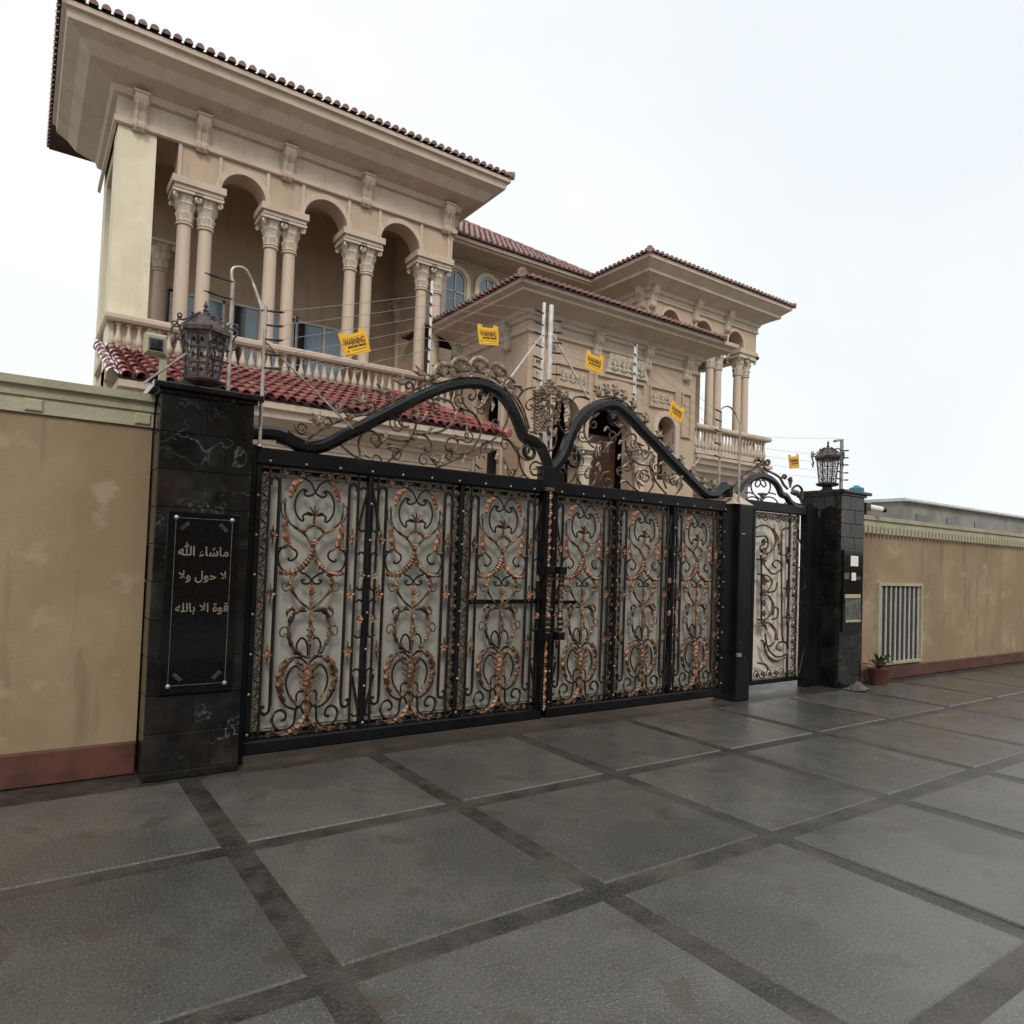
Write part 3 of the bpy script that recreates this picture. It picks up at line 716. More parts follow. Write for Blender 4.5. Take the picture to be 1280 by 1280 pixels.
wallbox(TX1-.3, TX1, 15.3, 17.0, 4.2, 7.98)
wallbox(TX0+.3, 17.0, 16.7, 16.99, 4.2, 8.94)
wallbox(TX0+.01, TX1-.01, TY+.01, 16.98, 8.951, 9.1, name='ceiling')
wallbox(TX0, TX1, TY+.02, 17.0, 4.2, 4.46, m='trim', name='balcony_slab')
wallbox(12.0, 17.72, TY+.05, TY+.4, 0, 4.2)
wallbox(17.42, 17.72, TY+.4, 17, 0, 4.2)
wallbox(12.24, 15.1, TY-.02, TY+.30, 4.2, 7.5)
prT = [(0, 8.54), (.05, 8.55), (.05, 8.61), (.02, 8.62), (.02, 8.72), (.07, 8.74), (.10, 8.82), (.30, 8.92), (.46, 9.0), (.50, 9.0), (.50, 9.08), (.68, 9.22), (.72, 9.24), (.72, 9.34), (-.1, 9.34)]
mp(cornice([(TX0, 16.8), (TX0, TY), (TX1, TY), (TX1, 17.2)], prT), 'cornice', 'trim')
for px in (811, 866, 906):
    q = at(px, 375, TY); corbel(CORBL, q.x+.1, TY, 8.86)
corbel(CORBL, TX0, TY+.18, 8.86, 'left'); corbel(CORBL, TX1, TY+.2, 8.86, 'right')
hip_roof(TX0-.76, TX1+.76, TY-.76, 17.96, 9.34, math.radians(10), 'tile_old', sides=('front', 'left', 'right'), sp=.17)
# balcony of the tower
mp(cornice([(14.4, 13.2), (14.4, 12.5), (17.5, 12.5), (17.5, 13.2)][1:], [(.14, 4.46), (.14, 4.38), (.08, 4.36), (.04, 4.24), (-.05, 4.2), (-.1, 4.06), (-.22, 4.02), (-.30, 3.86), (-.44, 3.80), (-.52, 3.62), (-.66, 3.5), (-.7, 3.5), (-.7, 4.46)]), 'balcony_slab', 'trim')
wallbox(14.4, 17.36, 12.62, 13.2, 4.3, 4.46, m='trim', name='balcony_floor')
balustrade([(14.4, 12.5), (17.46, 12.5), (17.46, 13.3)], 4.50, .135, hb=.53)
bl = at(947, 447, 13.1); 
mp(MB().tube([(TX1-.02, 13.25, bl.z-.02), (bl.x+.02, 13.15, bl.z)], .02, 6).lathe([(.001, -.075), (.05, -.05), (.075, 0), (.05, .05), (.001, .075)], bl.x+.03, 13.15, 12, None, bl.z), 'ball_lamp', 'insulator', smooth=True)
# --- tiled porch in front of the loggia block
PY0, PY1, PZ0, PZ1 = 10.3, 13.08, 3.715, 4.76
PX0, PX1 = .95, at(634, 545, PY0).x
sl = math.atan2(PZ1-PZ0, PY1-PY0); Lr = math.hypot(PZ1-PZ0, PY1-PY0)
hipL = 1.05
pr = mp(flat([(PX0, PY0, PZ0), (PX1, PY0, PZ0), (PX1-hipL, PY1, PZ1), (PX0, PY1, PZ1)], .03), 'porch_roof', 'tile_bed')
mp(flat([(PX1, PY0, PZ0), (PX1, PY1, PZ0), (PX1-hipL, PY1, PZ1)], .03), 'porch_roof_hip', 'tile_bed')
def tile_mesh(l=.40, r0=.072, r1=.058):
    mb = MB(); n = 8
    for q, rr, li in ((0, r0, .016), (l, r1, 0)):
        for k, rad in ((0, rr), (1, rr-.014)):
            for j in range(n+1):
                a = PI*j/n; mb.v.append((rad*math.cos(a), q, li+rad*math.sin(a)*1.05))
    m = n+1
    for j in range(n):
        mb.f += [(j, j+1, 2*m+j+1, 2*m+j), (m+j, j+m+2*m, m+j+1+2*m, m+j+1), (j, m+j, m+j+1, j+1)]
    return mb.mesh('roof_tile', 'tile', True)
TM = tile_mesh(); rows = 8; pitch = Lr/rows; spx = .163; nt_ = 0
ncol = int((PX1-PX0)/spx)
more = MB()
for i in range(ncol+1):
    x = PX1-.08-i*spx
    for j in range(rows):
        d = j*pitch-.05; y = PY0+d*math.cos(sl); z = PZ0+d*math.sin(sl)+.012
        if x > PX1-hipL*(j+.6)/rows-.03: continue
        if nt_ < 292:
            inst('roof_tile', TM, pr, (x+random.uniform(-.006, .006), y+random.uniform(-.012, .012), z+random.uniform(0, .006)), rot=(sl+random.uniform(-.015, .015), random.uniform(-.04, .04), random.uniform(-.03, .03))); nt_ += 1
print('porch tiles', nt_, ncol*rows)
hp = MB(); A = Vector((PX1+.02, PY0-.04, PZ0+.05)); B = Vector((PX1-hipL, PY1, PZ1+.06))
for i in range(8):
    p, q = A+(B-A)*i/8, A+(B-A)*((i+1.15)/8); hp.tube([p, q], [.085, .066], 8)
hp.obj('hip_tiles', 'tile', pr, True, kind='stuff')
rb_ = MB(); barrel_rows(rb_, (PX1, PY0, PZ0+.01), (PX1, PY1, PZ0+.01), (-math.cos(sl), 0, math.sin(sl)), lambda s: s*hipL, .16)
rb_.obj('hip_end_tiles', 'tile', pr, True, kind='stuff')
prP = [(q, z_-.085) for q, z_ in [(0, 3.02), (.03, 3.04), (.03, 3.2), (.06, 3.22), (.06, 3.36), (.12, 3.38), (.12, 3.44), (.2, 3.46), (.3, 3.52), (.42, 3.56), (.44, 3.66), (.5, 3.68), (.5, 3.78), (-.2, 3.78), (-.2, 3.02)]]
bx0, bx1, by0 = PX0+.5, PX1-.52, PY0+.5
mp(cornice([(bx0, 13.3), (bx0, by0), (bx1, by0), (bx1, 13.3)], prP), 'porch_beam', 'trim')
wallbox(bx0, bx1, by0, 13.3, 3.45, 3.6, name='porch_ceiling')
for x in (bx0+.2, 2.9, 4.7, bx1-.2):
    column(x, by0+.1, .12, 2.94, .15)
mp(MB().box(2.1, 2.9, 13.25, 13.34, .1, 2.9), 'porch_door', 'wood')
mp(MB().box(5.2, 6.5, 13.24, 13.34, .1, 2.95), 'porch_door', 'wood')
mp(MB().box(3.5, 4.4, 13.30, 13.34, 1.1, 2.6), 'porch_window', 'darkglass')
wallbox(bx0-.3, bx1+.3, by0-.4, 13.35, 0, .12, m='trim', name='porch_floor')
#@@GATES
# ------------------------------------------------------------------ gates
YG = 5.35
GL = thing('driveway_gate_leaf', 'left driveway gate leaf of black steel with copper scrollwork, hinged beside the plaque pillar', 'gate', (1.44, YG, .1), 'driveway gate leaves')
GR = thing('driveway_gate_leaf', 'right driveway gate leaf of black steel with copper scrollwork, beside the narrow walk-in gate', 'gate', (6.66, YG, .1), 'driveway gate leaves')
def gp(root, mb, name, m, smooth=False, parent=None, **kw):
    o = mb.obj(name, m, None, smooth, **kw); o.parent = parent or root
    if parent is None or parent is root: o.matrix_parent_inverse = Matrix.Translation(-root.location)
    return o
ZT, ZB = 2.18, .16
GX = [at(318, 583, YG).x, at(395, 590, YG).x, at(463, 600, YG).x, at(521, 600, YG).x, at(577, 607, YG).x, at(630, 612, YG).x, at(680, 617, YG).x,
      at(690, 618, YG).x, at(730, 622, YG).x, at(770, 625, YG).x, at(806, 628, YG).x, at(841, 630, YG).x, at(872, 632, YG).x, at(904, 634, YG).x]
def V(*p): return [(x, -v) for x, v in p]
def mir(f):
    """draw with f(mb, s) for both sides"""
    mb = MB()
    for s in (-1, 1): f(mb, s)
    return mb
EL = []     # (name, material, mesh) of one panel, origin on the panel axis at the top rail
def el(name, m, mb, smooth=False): EL.append((name, mb.mesh(name, m, smooth)))
def half(name, m, fn, smooth=False):
    for s in (-1, 1):
        mb = MB(); fn(mb, s); el(name, m, mb, smooth)
def sx(s, pts): return [(s*x, -v) for x, v in pts]
R1 = .0088
half('scroll', 'iron', lambda mb, s: rod(mb, sx(s, [(.12, .075), (.085, .078), (.035, .11), (.0, .17), (-.03, .195), (-.07, .205), (-.096, .185), (-.088, .16), (-.07, .165)]), R1))
half('scroll', 'iron', lambda mb, s: rod(mb, sx(s, [(.075, .175), (.105, .156), (.15, .2), (.17, .27), (.162, .33), (.135, .375), (.105, .396), (.092, .385), (.10, .36), (.07, .342), (.02, .352)]), R1))
half('scroll', 'bronze', lambda mb, s: rod(mb, sx(s, [(.25, .236), (.252, .30), (.238, .37), (.19, .43), (.10, .475), (.04, .54), (.01, .60), (0, .65)]), .0095))
half('acanthus_leaf', 'copper2', lambda mb, s: leafband(mb, sx(s, [(.11, .085), (.165, .115), (.195, .17), (.215, .235)]), [.03, .07, .075, .03], 4))
half('acanthus_leaf', 'copper2', lambda mb, s: leafband(mb, sx(s, [(.232, .385), (.245, .46), (.225, .54), (.195, .59), (.16, .62)]), [.025, .075, .07, .04, .015], 4))
half('acanthus_leaf', 'copper', lambda mb, s: leafband(mb, sx(s, [(.21, .565), (.25, .605), (.31, .60)]), [.03, .04, .01], 2))
half('scroll', 'iron', lambda mb, s: rod(mb, sx(s, [(.16, .615), (.135, .64), (.14, .675), (.175, .70), (.205, .695), (.20, .68)]), R1))
half('scroll', 'iron', lambda mb, s: rod(mb, sx(s, [(.262, .60), (.29, .66), (.285, .71), (.262, .76), (.225, .785)]), R1))
def beads(mb, s):
    C = cat_rom(sx(s, [(0, .60), (.02, .67), (.055, .72), (.11, .767), (.19, .795), (.275, .79)]), 9)
    n = len(C); pts = []; rr = []
    for i, c in enumerate(C):
        pts.append((c.x, 0, c.y)); rr.append((.012+.017*math.sin(min(1, i/n*1.3+.15)*PI*.8))*(.55 if i % 4 in (0,) else 1.1 if i % 4 == 3 else .85))
    mb.tube(pts, rr, 7)
half('twisted_leaf', 'copper', beads)
def palm(mb, cx, v, r, n=5, spread=2.2, w=.022):
    for k in range(n):
        a = PI/2+spread*(k/(n-1)-.5)
        leafband(mb, [(cx, -v), (cx+r*.55*math.cos(a), -v+r*.6*math.sin(a)), (cx+r*math.cos(a), -v+r*math.sin(a)*.9+(-.01 if k in (0, n-1) else 0))], [w*.6, w, .006], 2, 4)
    return mb
b_ = palm(MB(), 0, .355, .09); b_.tube([(0, 0, -.34), (0, 0, -.44)], .012, 6); el('palmette', 'copper', b_)
half('acanthus_leaf', 'copper', lambda mb, s: leafband(mb, sx(s, [(0, .42), (.05, .445), (.09, .472), (.13, .462)]), [.02, .04, .035, .01], 3))
b_ = MB(); flower(b_, 0, -.55, .034, 5); b_.tube([(0, 0, -.53), (0, 0, -.64)], [.02, .009], 6); el('bud', 'copper', b_)
half('scroll', 'iron', lambda mb, s: rod(mb, sx(s, [(.10, .79), (.06, .80), (.02, .825), (0, .85), (-.03, .875), (-.07, .872), (-.085, .85), (-.06, .845)]), R1))
half('scroll', 'bronze', lambda mb, s: rod(mb, sx(s, [(.13, .80), (.165, .83), (.17, .88), (.155, .93), (.115, .985), (.06, 1.035), (0, 1.07)]), .0105))
half('acanthus_leaf', 'copper', lambda mb, s: leafband(mb, sx(s, [(.155, .80), (.178, .85), (.165, .92), (.14, .965)]), [.02, .055, .05, .015], 4))
b_ = MB(); [flower(b_, 0, -v, r, 5) for v, r in ((.90, .03), (.945, .036), (.985, .03), (1.02, .02))]; b_.tube([(0, 0, -.86), (0, 0, -1.05)], .009, 5); el('bud', 'copper', b_)
half('leaf_wreath', 'bronze', lambda mb, s: leafband(mb, sx(s, [(.03, 1.085), (.09, 1.07), (.145, 1.11), (.172, 1.19), (.175, 1.25), (.155, 1.32), (.11, 1.385), (.05, 1.42), (0, 1.445)]), [.03, .06, .065, .045, .055, .045, .055, .04, .02], 9, 5, serr=.5))
half('scroll', 'iron', lambda mb, s: rod(mb, sx(s, [(.10, 1.375), (.10, 1.33), (.07, 1.29), (.035, 1.30), (.012, 1.35), (.005, 1.42)]), R1))
b_ = MB(); [flower(b_, 0, -v, r, 6) for v, r in ((1.135, .022), (1.175, .032), (1.225, .04), (1.27, .042), (1.31, .028))]; b_.tube([(0, 0, -1.07), (0, 0, -1.44)], .009, 5); el('copper_stem', 'copper', b_)
half('scroll', 'iron', lambda mb, s: rod(mb, sx(s, [(.005, 1.49), (.04, 1.455), (.085, 1.435), (.14, 1.44), (.2, 1.48), (.24, 1.55), (.25, 1.63), (.225, 1.72), (.17, 1.79), (.10, 1.82), (.05, 1.80), (.015, 1.76)]), .0095))
half('acanthus_leaf', 'copper', lambda mb, s: leafband(mb, sx(s, [(.12, 1.435), (.185, 1.47), (.225, 1.54), (.235, 1.62), (.215, 1.70), (.175, 1.76)]), [.03, .08, .085, .08, .07, .02], 6))
half('scroll', 'iron', lambda mb, s: rod(mb, sx(s, [(.06, 1.535), (.085, 1.505), (.115, 1.50), (.155, 1.54), (.178, 1.62), (.15, 1.71), (.10, 1.765), (.085, 1.755), (.085, 1.715), (.06, 1.69), (.03, 1.70)]), R1))
def plume(mb):
    leafband(mb, [(0, -1.47), (0, -1.56), (0, -1.66), (0, -1.78), (0, -1.90)], [.05, .13, .10, .065, .03], 8, 5, y=-.03, th=.035, serr=.3)
    for s in (-1, 1):
        for v, l in ((1.52, .1), (1.57, .09), (1.62, .08), (1.67, .065)):
            leafband(mb, sx(s, [(.005, v), (l*.6, v+.012), (l, v-.018)]), [.02, .024, .006], 2, 3, y=-.024)
    return mb
el('copper_plume', 'copper', plume(MB()))
half('scroll', 'iron', lambda mb, s: rod(mb, sx(s, [(.02, 1.86), (.055, 1.80), (.085, 1.83), (.09, 1.87), (.10, 1.93), (.16, 1.975), (.235, 1.96), (.275, 1.90), (.26, 1.84), (.21, 1.82), (.17, 1.85), (.172, 1.89), (.205, 1.90)]), .0105))
half('acanthus_leaf', 'copper', lambda mb, s: leafband(mb, sx(s, [(.0, 1.86), (.03, 1.92), (.09, 1.975), (.17, 2.0), (.25, 1.985)]), [.035, .065, .075, .06, .015], 6))
half('side_loop', 'iron', lambda mb, s: rod(mb, sx(s, [(.30, 1.78), (.302, 1.40), (.302, .60), (.302, .14), (.312, .098), (.34, .082), (.37, .10), (.376, .14)]), .0150, seg=4))
half('side_loop', 'iron', lambda mb, s: rod(mb, sx(s, [(.302, 1.78), (.31, 1.825), (.345, 1.84), (.372, 1.815), (.365, 1.785), (.345, 1.79)]), .012))
half('side_bar', 'iron', lambda mb, s: mb.box(s*.384-.0085, s*.384+.0085, -.009, .009, -(ZT-ZB), 0))
for v in (.51, .95, 1.40):
    def ros(mb, s, v=v):
        flower(mb, s*.342, -v, .042, 6, y=-.004)
        for q in (-1, 1): leafband(mb, [(s*.342, -v), (s*.342, -v+q*.045), (s*.342, -v+q*.075)], [.02, .022, .004], 2, 3)
        mb.tube([(s*.302, 0, -v), (s*.384, 0, -v)], .007, 5)
    half('rosette', 'copper', ros)
def topborder(mb, s):
    mb.tube([(0, 0, -.078), (s*.384, 0, -.078)], .006, 5)
    for c in (.12, .27):
        rod(mb, [(s*(c+x), -z) for x, z in spiral(0, .04, .045, .012, PI, -1.2 if c < .2 else 1.2, 10)], .006, seg=1)
        flower(mb, s*c, -.04, .026, 5)
        leafband(mb, sx(s, [(c-.10, .055), (c-.06, .035), (c-.03, .045)]), [.008, .03, .01], 3, 4)
half('tendril', 'bronze', lambda mb, s: rod(mb, sx(s, [(.165, .90), (.20, .93), (.235, .92), (.245, .885), (.225, .865), (.205, .88), (.215, .90)]), .006))
half('tendril', 'bronze', lambda mb, s: rod(mb, sx(s, [(.175, 1.22), (.215, 1.20), (.245, 1.225), (.24, 1.265), (.21, 1.27), (.205, 1.245)]), .006))
half('tendril', 'bronze', lambda mb, s: rod(mb, sx(s, [(.24, .40), (.27, .36), (.285, .30), (.27, .26), (.25, .27)]), .006))
half('acanthus_leaf', 'copper', lambda mb, s: leafband(mb, sx(s, [(.05, .53), (.10, .48), (.15, .455), (.20, .43)]), [.01, .035, .03, .01], 4))
half('acanthus_leaf', 'copper', lambda mb, s: leafband(mb, sx(s, [(.13, 1.08), (.165, 1.06), (.195, 1.09), (.19, 1.13)]), [.02, .05, .04, .01], 3))
half('acanthus_leaf', 'copper', lambda mb, s: leafband(mb, sx(s, [(.035, 1.50), (.07, 1.475), (.11, 1.475)]), [.02, .045, .012], 3))
half('acanthus_leaf', 'copper', lambda mb, s: leafband(mb, sx(s, [(.15, 1.70), (.12, 1.755), (.085, 1.79), (.05, 1.80)]), [.015, .04, .035, .01], 4))
half('acanthus_leaf', 'copper', lambda mb, s: leafband(mb, sx(s, [(.27, 1.93), (.285, 1.88), (.262, 1.83)]), [.015, .035, .01], 3))
half('scroll_border', 'bronze', topborder)
half('scroll_border', 'bronze', lambda mb, s: [mb.tube([(0, 0, -(ZT-ZB)+.075), (s*.384, 0, -(ZT-ZB)+.075)], .006, 5)]+[(flower(mb, s*c, -(ZT-ZB)+.035, .027, 5), leafband(mb, [(s*(c-.07), -(ZT-ZB)+.02), (s*(c-.045), -(ZT-ZB)+.045), (s*(c-.02), -(ZT-ZB)+.04)], [.008, .03, .01], 3, 4)) for c in (.09, .20, .31)])
# divider side strips: plain strip with diagonal bars and small loops / flowered strip
def strip_plain():
    w_ = .075; L = []
    L.append(('diagonal_bar', MB().tube([(0, 0, -.10), (w_, 0, -.44)], .0125, 6))); L.append(('diagonal_bar', MB().tube([(0, 0, -1.92), (w_, 0, -1.60)], .0125, 6)))
    for v0, v1 in ((.10, .45), (.62, .92), (1.0, 1.30), (1.55, 1.92)):
        L.append(('side_loop', rod(MB(), [(w_*.95, -v0-.02), (w_*.55, -v0), (w_*.12, -v0-.02), (w_*.06, -v0-.06), (w_*.06, -(v0+v1)/2), (w_*.06, -v1+.05), (w_*.2, -v1+.01), (w_*.6, -v1), (w_*.95, -v1+.02)], .009, 6, 3)))
    return [(n, m.mesh(n, 'iron', True)) for n, m in L]
def strip_plain_fl():
    return [('rosette', flower(MB(), .04, -v, .036, 6).mesh('rosette', 'copper')) for v in (.80, 1.15)]
def strip_flower():
    mb = MB(); rd = random.Random(5); w_ = .075; v = .03; k = 0; H_ = ZT-ZB
    pts = []
    while v < H_-.05:
        s = 1 if k % 2 else -1; c = w_/2
        rod(mb, [(c+x, -v-.045+z) for x, z in spiral(0, 0, .032, .01, PI/2*s, -s*1.1, 9)], .006, seg=1, n=5)
        flower(mb, c+s*.004, -v-.045, .021, 5)
        leafband(mb, [(c-s*.03, -v-.075), (c, -v-.095), (c+s*.03, -v-.115)], [.006, .026, .006], 2, 3)
        v += .098; k += 1
    mb.box(w_-.006, w_+.004, -.006, .006, -H_, 0)
    return mb.mesh('flower_strip', 'bronze')
STP, STF, STR = strip_plain(), strip_flower(), strip_plain_fl()
def strip(root, x, kind, s):
    p = Vector((x, YG-.012, ZT))-root.location
    if kind == 'plain':
        for n, me in STP+STR: inst(n, me, root, p, (s*.95, 1, 1))
    else: inst('flower_strip', STF, root, p, (s*.82, 1, 1))
def panel(root, ax, sc_x=.91):
    p = Vector((ax, YG-.012, ZT))-root.location
    for name, me in EL: inst(name, me, root, p, (sc_x, 1, 1))
def frame(root, x0, x1, divs, panels):
    gp(root, MB().bbox(x0, x1, YG-.05, YG+.05, ZT, ZT+.125, .012), 'top_rail', 'black')
    gp(root, MB().bbox(x0, x1, YG-.05, YG+.05, ZB-.10, ZB, .012), 'bottom_rail', 'black')
    gp(root, MB().bbox(x0, x0+.05, YG-.045, YG+.05, ZB-.1, ZT, .012), 'stile', 'black'); gp(root, MB().bbox(x1-.05, x1, YG-.045, YG+.05, ZB-.1, ZT, .012), 'stile', 'black')
    for d in divs: gp(root, MB().bbox(d-.019, d+.019, YG-.04, YG+.03, ZB, ZT, .010), 'divider_bar', 'black')
    st = MB()
    for x in [x0+.025]+list(divs)+[x1-.025]:
        z = ZB+.05
        while z < ZT: st.lathe([(.011, 0), (.011, .004), (.004, .011)], 0, 0, 6); n = 18; st.v[-n:] = [(x+vx, YG-.045-vz, z+vy) for vx, vy, vz in st.v[-n:]]; z += .29
    x = x0+.1
    while x < x1:
        st.lathe([(.011, 0), (.011, .004), (.004, .011)], 0, 0, 6); n = 18; st.v[-n:] = [(x+vx, YG-.052-vz, ZT+.03+vy) for vx, vy, vz in st.v[-n:]]; x += .27
    gp(root, st, 'studs', 'stud', kind='stuff')
    # fibreglass sheet with soft folds behind the ironwork
    sh = MB(); nx, nz_ = int((x1-x0)/.02), 6
    for i in range(nx+1):
        x = x0+.02+(x1-x0-.04)*i/nx
        dist = min(abs(x-d) for d in list(divs)+[x0, x1])
        f = .016*math.cos(x*2*PI/.085)*math.exp(-(dist/.16)**4)+.004*math.sin(x*7)
        for j in range(nz_+1): sh.v.append((x, YG+.075+f+.004*math.sin(j*2+x*3), ZB-.02+(ZT-ZB+.04)*j/nz_))
    for i in range(nx):
        for j in range(nz_): a = i*(nz_+1)+j; sh.f.append((a, a+nz_+1, a+nz_+2, a+1))
    gp(root, sh, 'backing_sheet', 'sheet', smooth=True)
    for z in (ZB+.03, ZT-.03): gp(root, MB().box(x0+.05, x1-.05, YG+.03, YG+.055, z-.015, z+.015), 'sheet_batten', 'black')
frame(GL, GX[0], GX[6]+.03, (GX[2], GX[4]), 3)
frame(GR, GX[7]-.02, GX[13], (GX[9], GX[11]), 3)
for ax in (GX[1], GX[3], GX[5]): panel(GL, ax)
for ax in (GX[8], GX[10], GX[12]): panel(GR, ax, .89)
strip(GL, GX[0]+.05, 'flower', 1); strip(GL, GX[2]-.02, 'plain', -1); strip(GL, GX[2]+.02, 'plain', 1)
strip(GL, GX[4]-.02, 'flower', -1); strip(GL, GX[4]+.02, 'flower', 1); strip(GL, GX[6]-.03, 'plain', -1)
strip(GR, GX[7]+.03, 'plain', 1); strip(GR, GX[9]-.02, 'flower', -1); strip(GR, GX[9]+.02, 'flower', 1)
strip(GR, GX[11]-.02, 'plain', -1); strip(GR, GX[11]+.02, 'plain', 1); strip(GR, GX[13]-.05, 'flower', -1)
# arched heads: drawn along the lines of the ironwork on the gate plane
def G(pts, Y=YG): return [(at(x, y, Y).x, at(x, y, Y).z) for x, y in pts]
def zl(pts, ox, oy, k, Y=YG): return G([(ox+x*k, oy+y*k) for x, y in pts], Y)
def head_rail(root, P, w_=.078, seg=6, y=0., Y0=None):
    C = cat_rom(P, seg); Y = (Y0 or YG)+y
    mb = MB(); mb.tube([(c.x, Y, c.y) for c in C], w_*.70, 8, phase=PI/8, ry=1.0)
    return gp(root, mb, 'arch_rail', 'gloss', smooth=True)
LP = G([(316, 541), (335, 541), (352, 544), (366, 553), (385, 560), (405, 557), (425, 547), (455, 532), (490, 514), (525, 496), (555, 484), (580, 479), (602, 480), (622, 489), (636, 505), (646, 525), (654, 545), (664, 551), (674, 557), (681, 570), (685, 585), (685, 612)])
head_rail(GL, LP)
RPt = G([(689, 612), (689, 592), (697, 581), (705, 568), (711, 551), (719, 533), (731, 518), (744, 509), (757, 505), (769, 506), (781, 515), (793, 527), (806, 541), (820, 555), (834, 570), (848, 584), (862, 598), (874, 610), (884, 617), (895, 616), (901, 611), (908, 609), (909, 622)])
head_rail(GR, RPt, .092)
gp(GL, MB().bbox(at(680, 590, YG).x-.05, at(687, 590, YG).x+.04, YG-.06, YG+.04, 2.2, 2.44), 'head_post', 'black')
gp(GR, MB().bbox(at(690, 590, YG).x+.005, at(697, 590, YG).x+.05, YG-.045, YG+.04, 2.2, 2.40), 'head_post', 'black')
def rods(root, lst, r=.0105, m='bronze', name='scroll', y=0., Y=YG, seg=5):
    for P in lst:
        mb = MB(); rod(mb, P, r, 6, seg, y=Y+y); gp(root, mb, name, m, smooth=True)
def leaves(root, lst, m='tan', Y=YG, name='leaf_ornament'):
    for P, w_ in lst:
        mb = MB(); leafband(mb, P, w_, 3, 5); mb.xform(lambda v: (v[0], v[1]+Y-.01, v[2])); gp(root, mb, name, m)
# outer crest rail of the left leaf with its curls and shells
CR = G([(345, 552), (362, 556), (378, 553), (394, 542), (415, 530), (440, 521), (462, 516), (485, 505), (508, 493), (530, 481), (552, 469), (575, 464), (600, 465), (620, 474), (634, 488), (646, 503), (655, 522), (660, 540)])
rods(GL, [CR], .012, 'bronze', 'crest_rail')
curls = []
for px, py, r, a in ((408, 527, 7, 2.6), (436, 516, 8, 2.4), (462, 507, 8, 2.3), (487, 494, 7.5, 2.2), (511, 483, 7.5, 2.1), (534, 473, 7, 2.0), (377, 535, 7, 2.6)):
    c = at(px, py, YG); R_ = r*.0071
    curls.append([(c.x+x, c.z+z) for x, z in spiral(0, 0, R_, R_*.3, -PI*.6, 1.25, 10)])
rods(GL, curls, .0095, 'bronze', 'curl', seg=1)
lv = []
for px, py in ((396, 526), (422, 512), (450, 501), (476, 489), (500, 477), (524, 466)):
    c = at(px, py, YG)
    for a, l in ((1.2, .10), (1.9, .095), (2.6, .08), (.5, .06)):
        lv.append(([(c.x, c.z-.03), (c.x+l*.5*math.cos(a), c.z-.03+l*.6*math.sin(a)), (c.x+l*math.cos(a+.2), c.z-.03+l*math.sin(a+.2))], [.018, .034, .006]))
lv = [lv[i] for i in range(len(lv))]
def group_leaves(root, lst, k, m='tan', Y=YG, name='leaf_ornament'):
    for i in range(0, len(lst), k):
        mb = MB()
        for P, w_ in lst[i:i+k]: leafband(mb, P, w_, 3, 5)
        mb.xform(lambda v: (v[0], v[1]+Y-.01, v[2])); gp(root, mb, name, m)
group_leaves(GL, lv, 4)
def shell(mb, cx, cz, r, rot=0.):
    C = [(cx+r*.92*math.cos(rot+a), -.018, cz+r*.92*math.sin(rot+a)) for a in [PI*(-.08+1.16*k/14) for k in range(15)]]
    mb.tube(C, [r*.10+r*.09*math.sin(PI*k/14) for k in range(15)], 7)
    for k in range(5):
        a = rot+PI/2+2.0*(k/4-.5); l = r*.8
        leafband(mb, [(cx, cz-r*.1), (cx+l*.55*math.cos(a), cz+l*.55*math.sin(a)), (cx+l*math.cos(a), cz+l*math.sin(a))], [r*.10, r*.22, r*.20], 1, 4, y=-.01, th=.02, serr=.1)
    for k in range(3):
        a = rot+PI/2+1.3*(k/2-.5)
        leafband(mb, [(cx+r*.95*math.cos(a), cz+r*.95*math.sin(a)), (cx+r*1.25*math.cos(a), cz+r*1.25*math.sin(a))], [r*.18, r*.05], 1, 4)
    for s in (-1, 1): mb.tube([(cx+s*r*.8+x*s, -.01, cz-r*.1+z) for x, z in spiral(0, 0, r*.3, r*.08, PI/2, -1.2, 8)], r*.08, 5)
for px, py, r, ro in ((554, 470, .11, .35), (575, 464, .115, .2), (598, 463, .115, 0), (620, 470, .11, -.35), (635, 484, .09, -.7)):
    c = at(px, py, YG); mb = MB(); shell(mb, c.x, c.z, r, ro); mb.xform(lambda v: (v[0], v[1]+YG, v[2])); gp(GL, mb, 'shell_ornament', 'tan')
K = .2344
